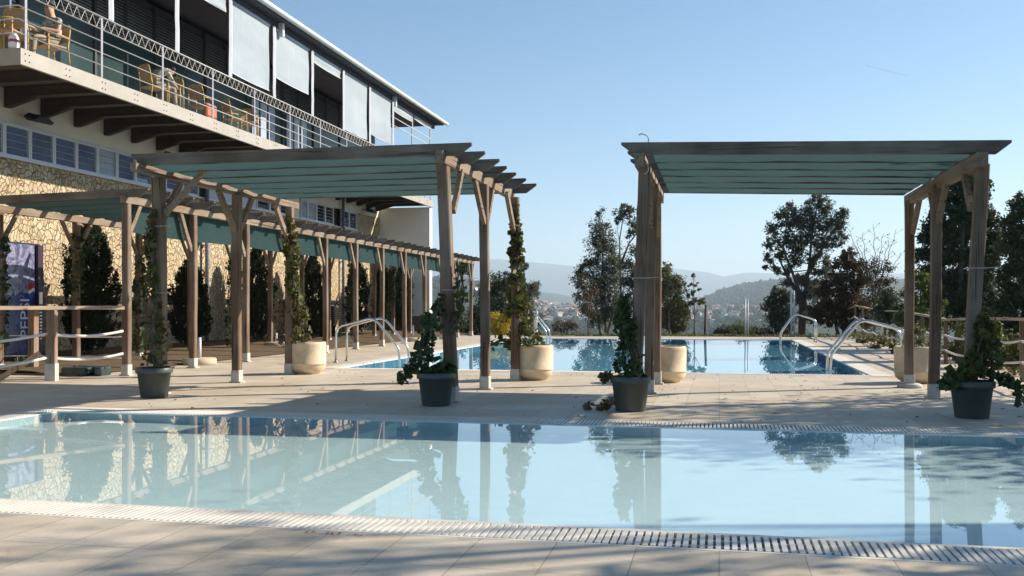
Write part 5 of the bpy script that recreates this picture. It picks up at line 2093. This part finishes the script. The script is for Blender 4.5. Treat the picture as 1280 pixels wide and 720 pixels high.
zones = [('below the forest ridge', 848, 962, 1660, 2560, 84), ('left of the gum trees', 655, 742, 1640, 2620, 130), ('behind the long pergola', 545, 612, 1900, 2700, 34)]
nh = 0
for zname, pa, pb, d0, d1, cnt in zones:
    for i in range(cnt):
        wi = random.choice((0, 0, 0, 1, 1, 2))
        ri = random.choice((0, 1, 1, 2, 2))
        si = random.choice((0, 0, 0, 1, 2))
        key = (wi, ri, si)
        if key not in protos:
            L, W, H, rh = ((11, 9, 6, 2.4), (18, 11, 9, 2.8), (26, 13, 6.5, 1.6))[si]
            protos[key] = house_mesh(L, W, H, rh).mesh('house', [WALLS[wi][1], ROOFS[ri][1], HWIN])
        px = random.uniform(pa, pb)
        u_ = (px - HX) / FPX
        dep = d0 + (d1 - d0) * random.random() ** .75
        x = -_S * dep + _C * u_ * dep
        y = _C * dep + _S * u_ * dep
        h_ = bpy.data.objects.new('house', protos[key])
        col.objects.link(h_)
        h_.location = (x, y, terrain(x, y) + .3)
        h_.rotation_euler = (0, 0, random.uniform(0, 3.14))
        tag(h_, f'{("small", "tall", "long")[si]} {WALLS[wi][0]} house with {ROOFS[ri][0]} in the distant town {zname}', 'house', f'houses of the town {zname}')

# trees of the valley, the town gardens and the wooded ridges: one mass
ico = bmesh.new()
bmesh.ops.create_icosphere(ico, subdivisions=2, radius=1)
iv = np.array([v_.co[:] for v_ in ico.verts])
ifc = [tuple(v_.index for v_ in f_.verts) for f_ in ico.faces]
ico.free()
m = MB()


def blob(x, y, z, rx, rz):
    vv = iv * (1 + rng.normal(0, .16, size=(len(iv), 1)))
    vv = vv * np.array([rx, rx, rz]) + np.array([x, y, z])
    b0 = len(m.v)
    m.v.extend(map(tuple, vv.tolist()))
    m.f.extend([(a + b0, b_ + b0, c_ + b0) for a, b_, c_ in ifc])
    m.m.extend([0] * len(ifc))
    m.sm.extend([False] * len(ifc))


for pa, pb, d0, d1, cnt, r0, r1 in ((540, 1010, 1350, 2600, 1000, 3, 7), (840, 1010, 2700, 4150, 1500, 5, 11), (640, 770, 2700, 3600, 260, 5, 10), (640, 1000, 1250, 1750, 700, 4, 8)):
    for _ in range(cnt):
        px = random.uniform(pa, pb)
        u_ = (px - HX) / FPX
        dep = random.uniform(d0, d1)
        x, y = -_S * dep + _C * u_ * dep, _C * dep + _S * u_ * dep
        r = random.uniform(r0, r1)
        blob(x, y, terrain(x, y) + r * .5, r, r * random.uniform(.8, 1.5))
t = NT('far_woodland')
n = t.noise(t.pos(), .03, 4, .7)
FW = t.done(t.bsdf(t.ramp(n, [(.35, (.016, .028, .014)), (.5, (.03, .045, .02)), (.65, (.055, .06, .03))]), .95, 0, spec=.05))
struct('far_woods', m, FW, 'stuff', 'dark woods between and above the houses of the distant town')

# vapour trail high in the sky
def sky_point(px, py, d):
    u_, v_ = (px - HX) / FPX, (HY - py) / FPX
    return Vector((-_S * d + _C * u_ * d, _C * d + _S * u_ * d, EYE + v_ * d))


m = MB()
A, B = sky_point(1083, 82, 42000), sky_point(1136, 95, 40000)
cam_d.clip_end = 120000
m.tube([A, A.lerp(B, .5), B], [30, 55, 22], 8)
t = NT('thin_cloud')
tr = t.n('ShaderNodeBsdfTransparent')
df = t.n('ShaderNodeBsdfDiffuse')
df.inputs[0].default_value = (.9, .9, .9, 1)
mx = t.n('ShaderNodeMixShader')
mx.inputs[0].default_value = .22
t.l(tr.outputs[0], mx.inputs[1])
t.l(df.outputs[0], mx.inputs[2])
struct('vapour_trail', m, t.done(mx.outputs[0]))

# ================================================================== HAZE
m = MB()
m.box(-16500, 16500, -300, 16500, -140, 860)
hm = NT('pale_valley_air')
pv = hm.n('ShaderNodeVolumePrincipled')
pv.inputs['Color'].default_value = (.72, .86, 1, 1)
pv.inputs['Density'].default_value = 1.2e-4
pv.inputs['Anisotropy'].default_value = .2
hm.l(pv.outputs[0], hm.out.inputs['Volume'])
hz = struct('haze', m, hm.mat, 'stuff', 'pale blue haze in the air over the valley')
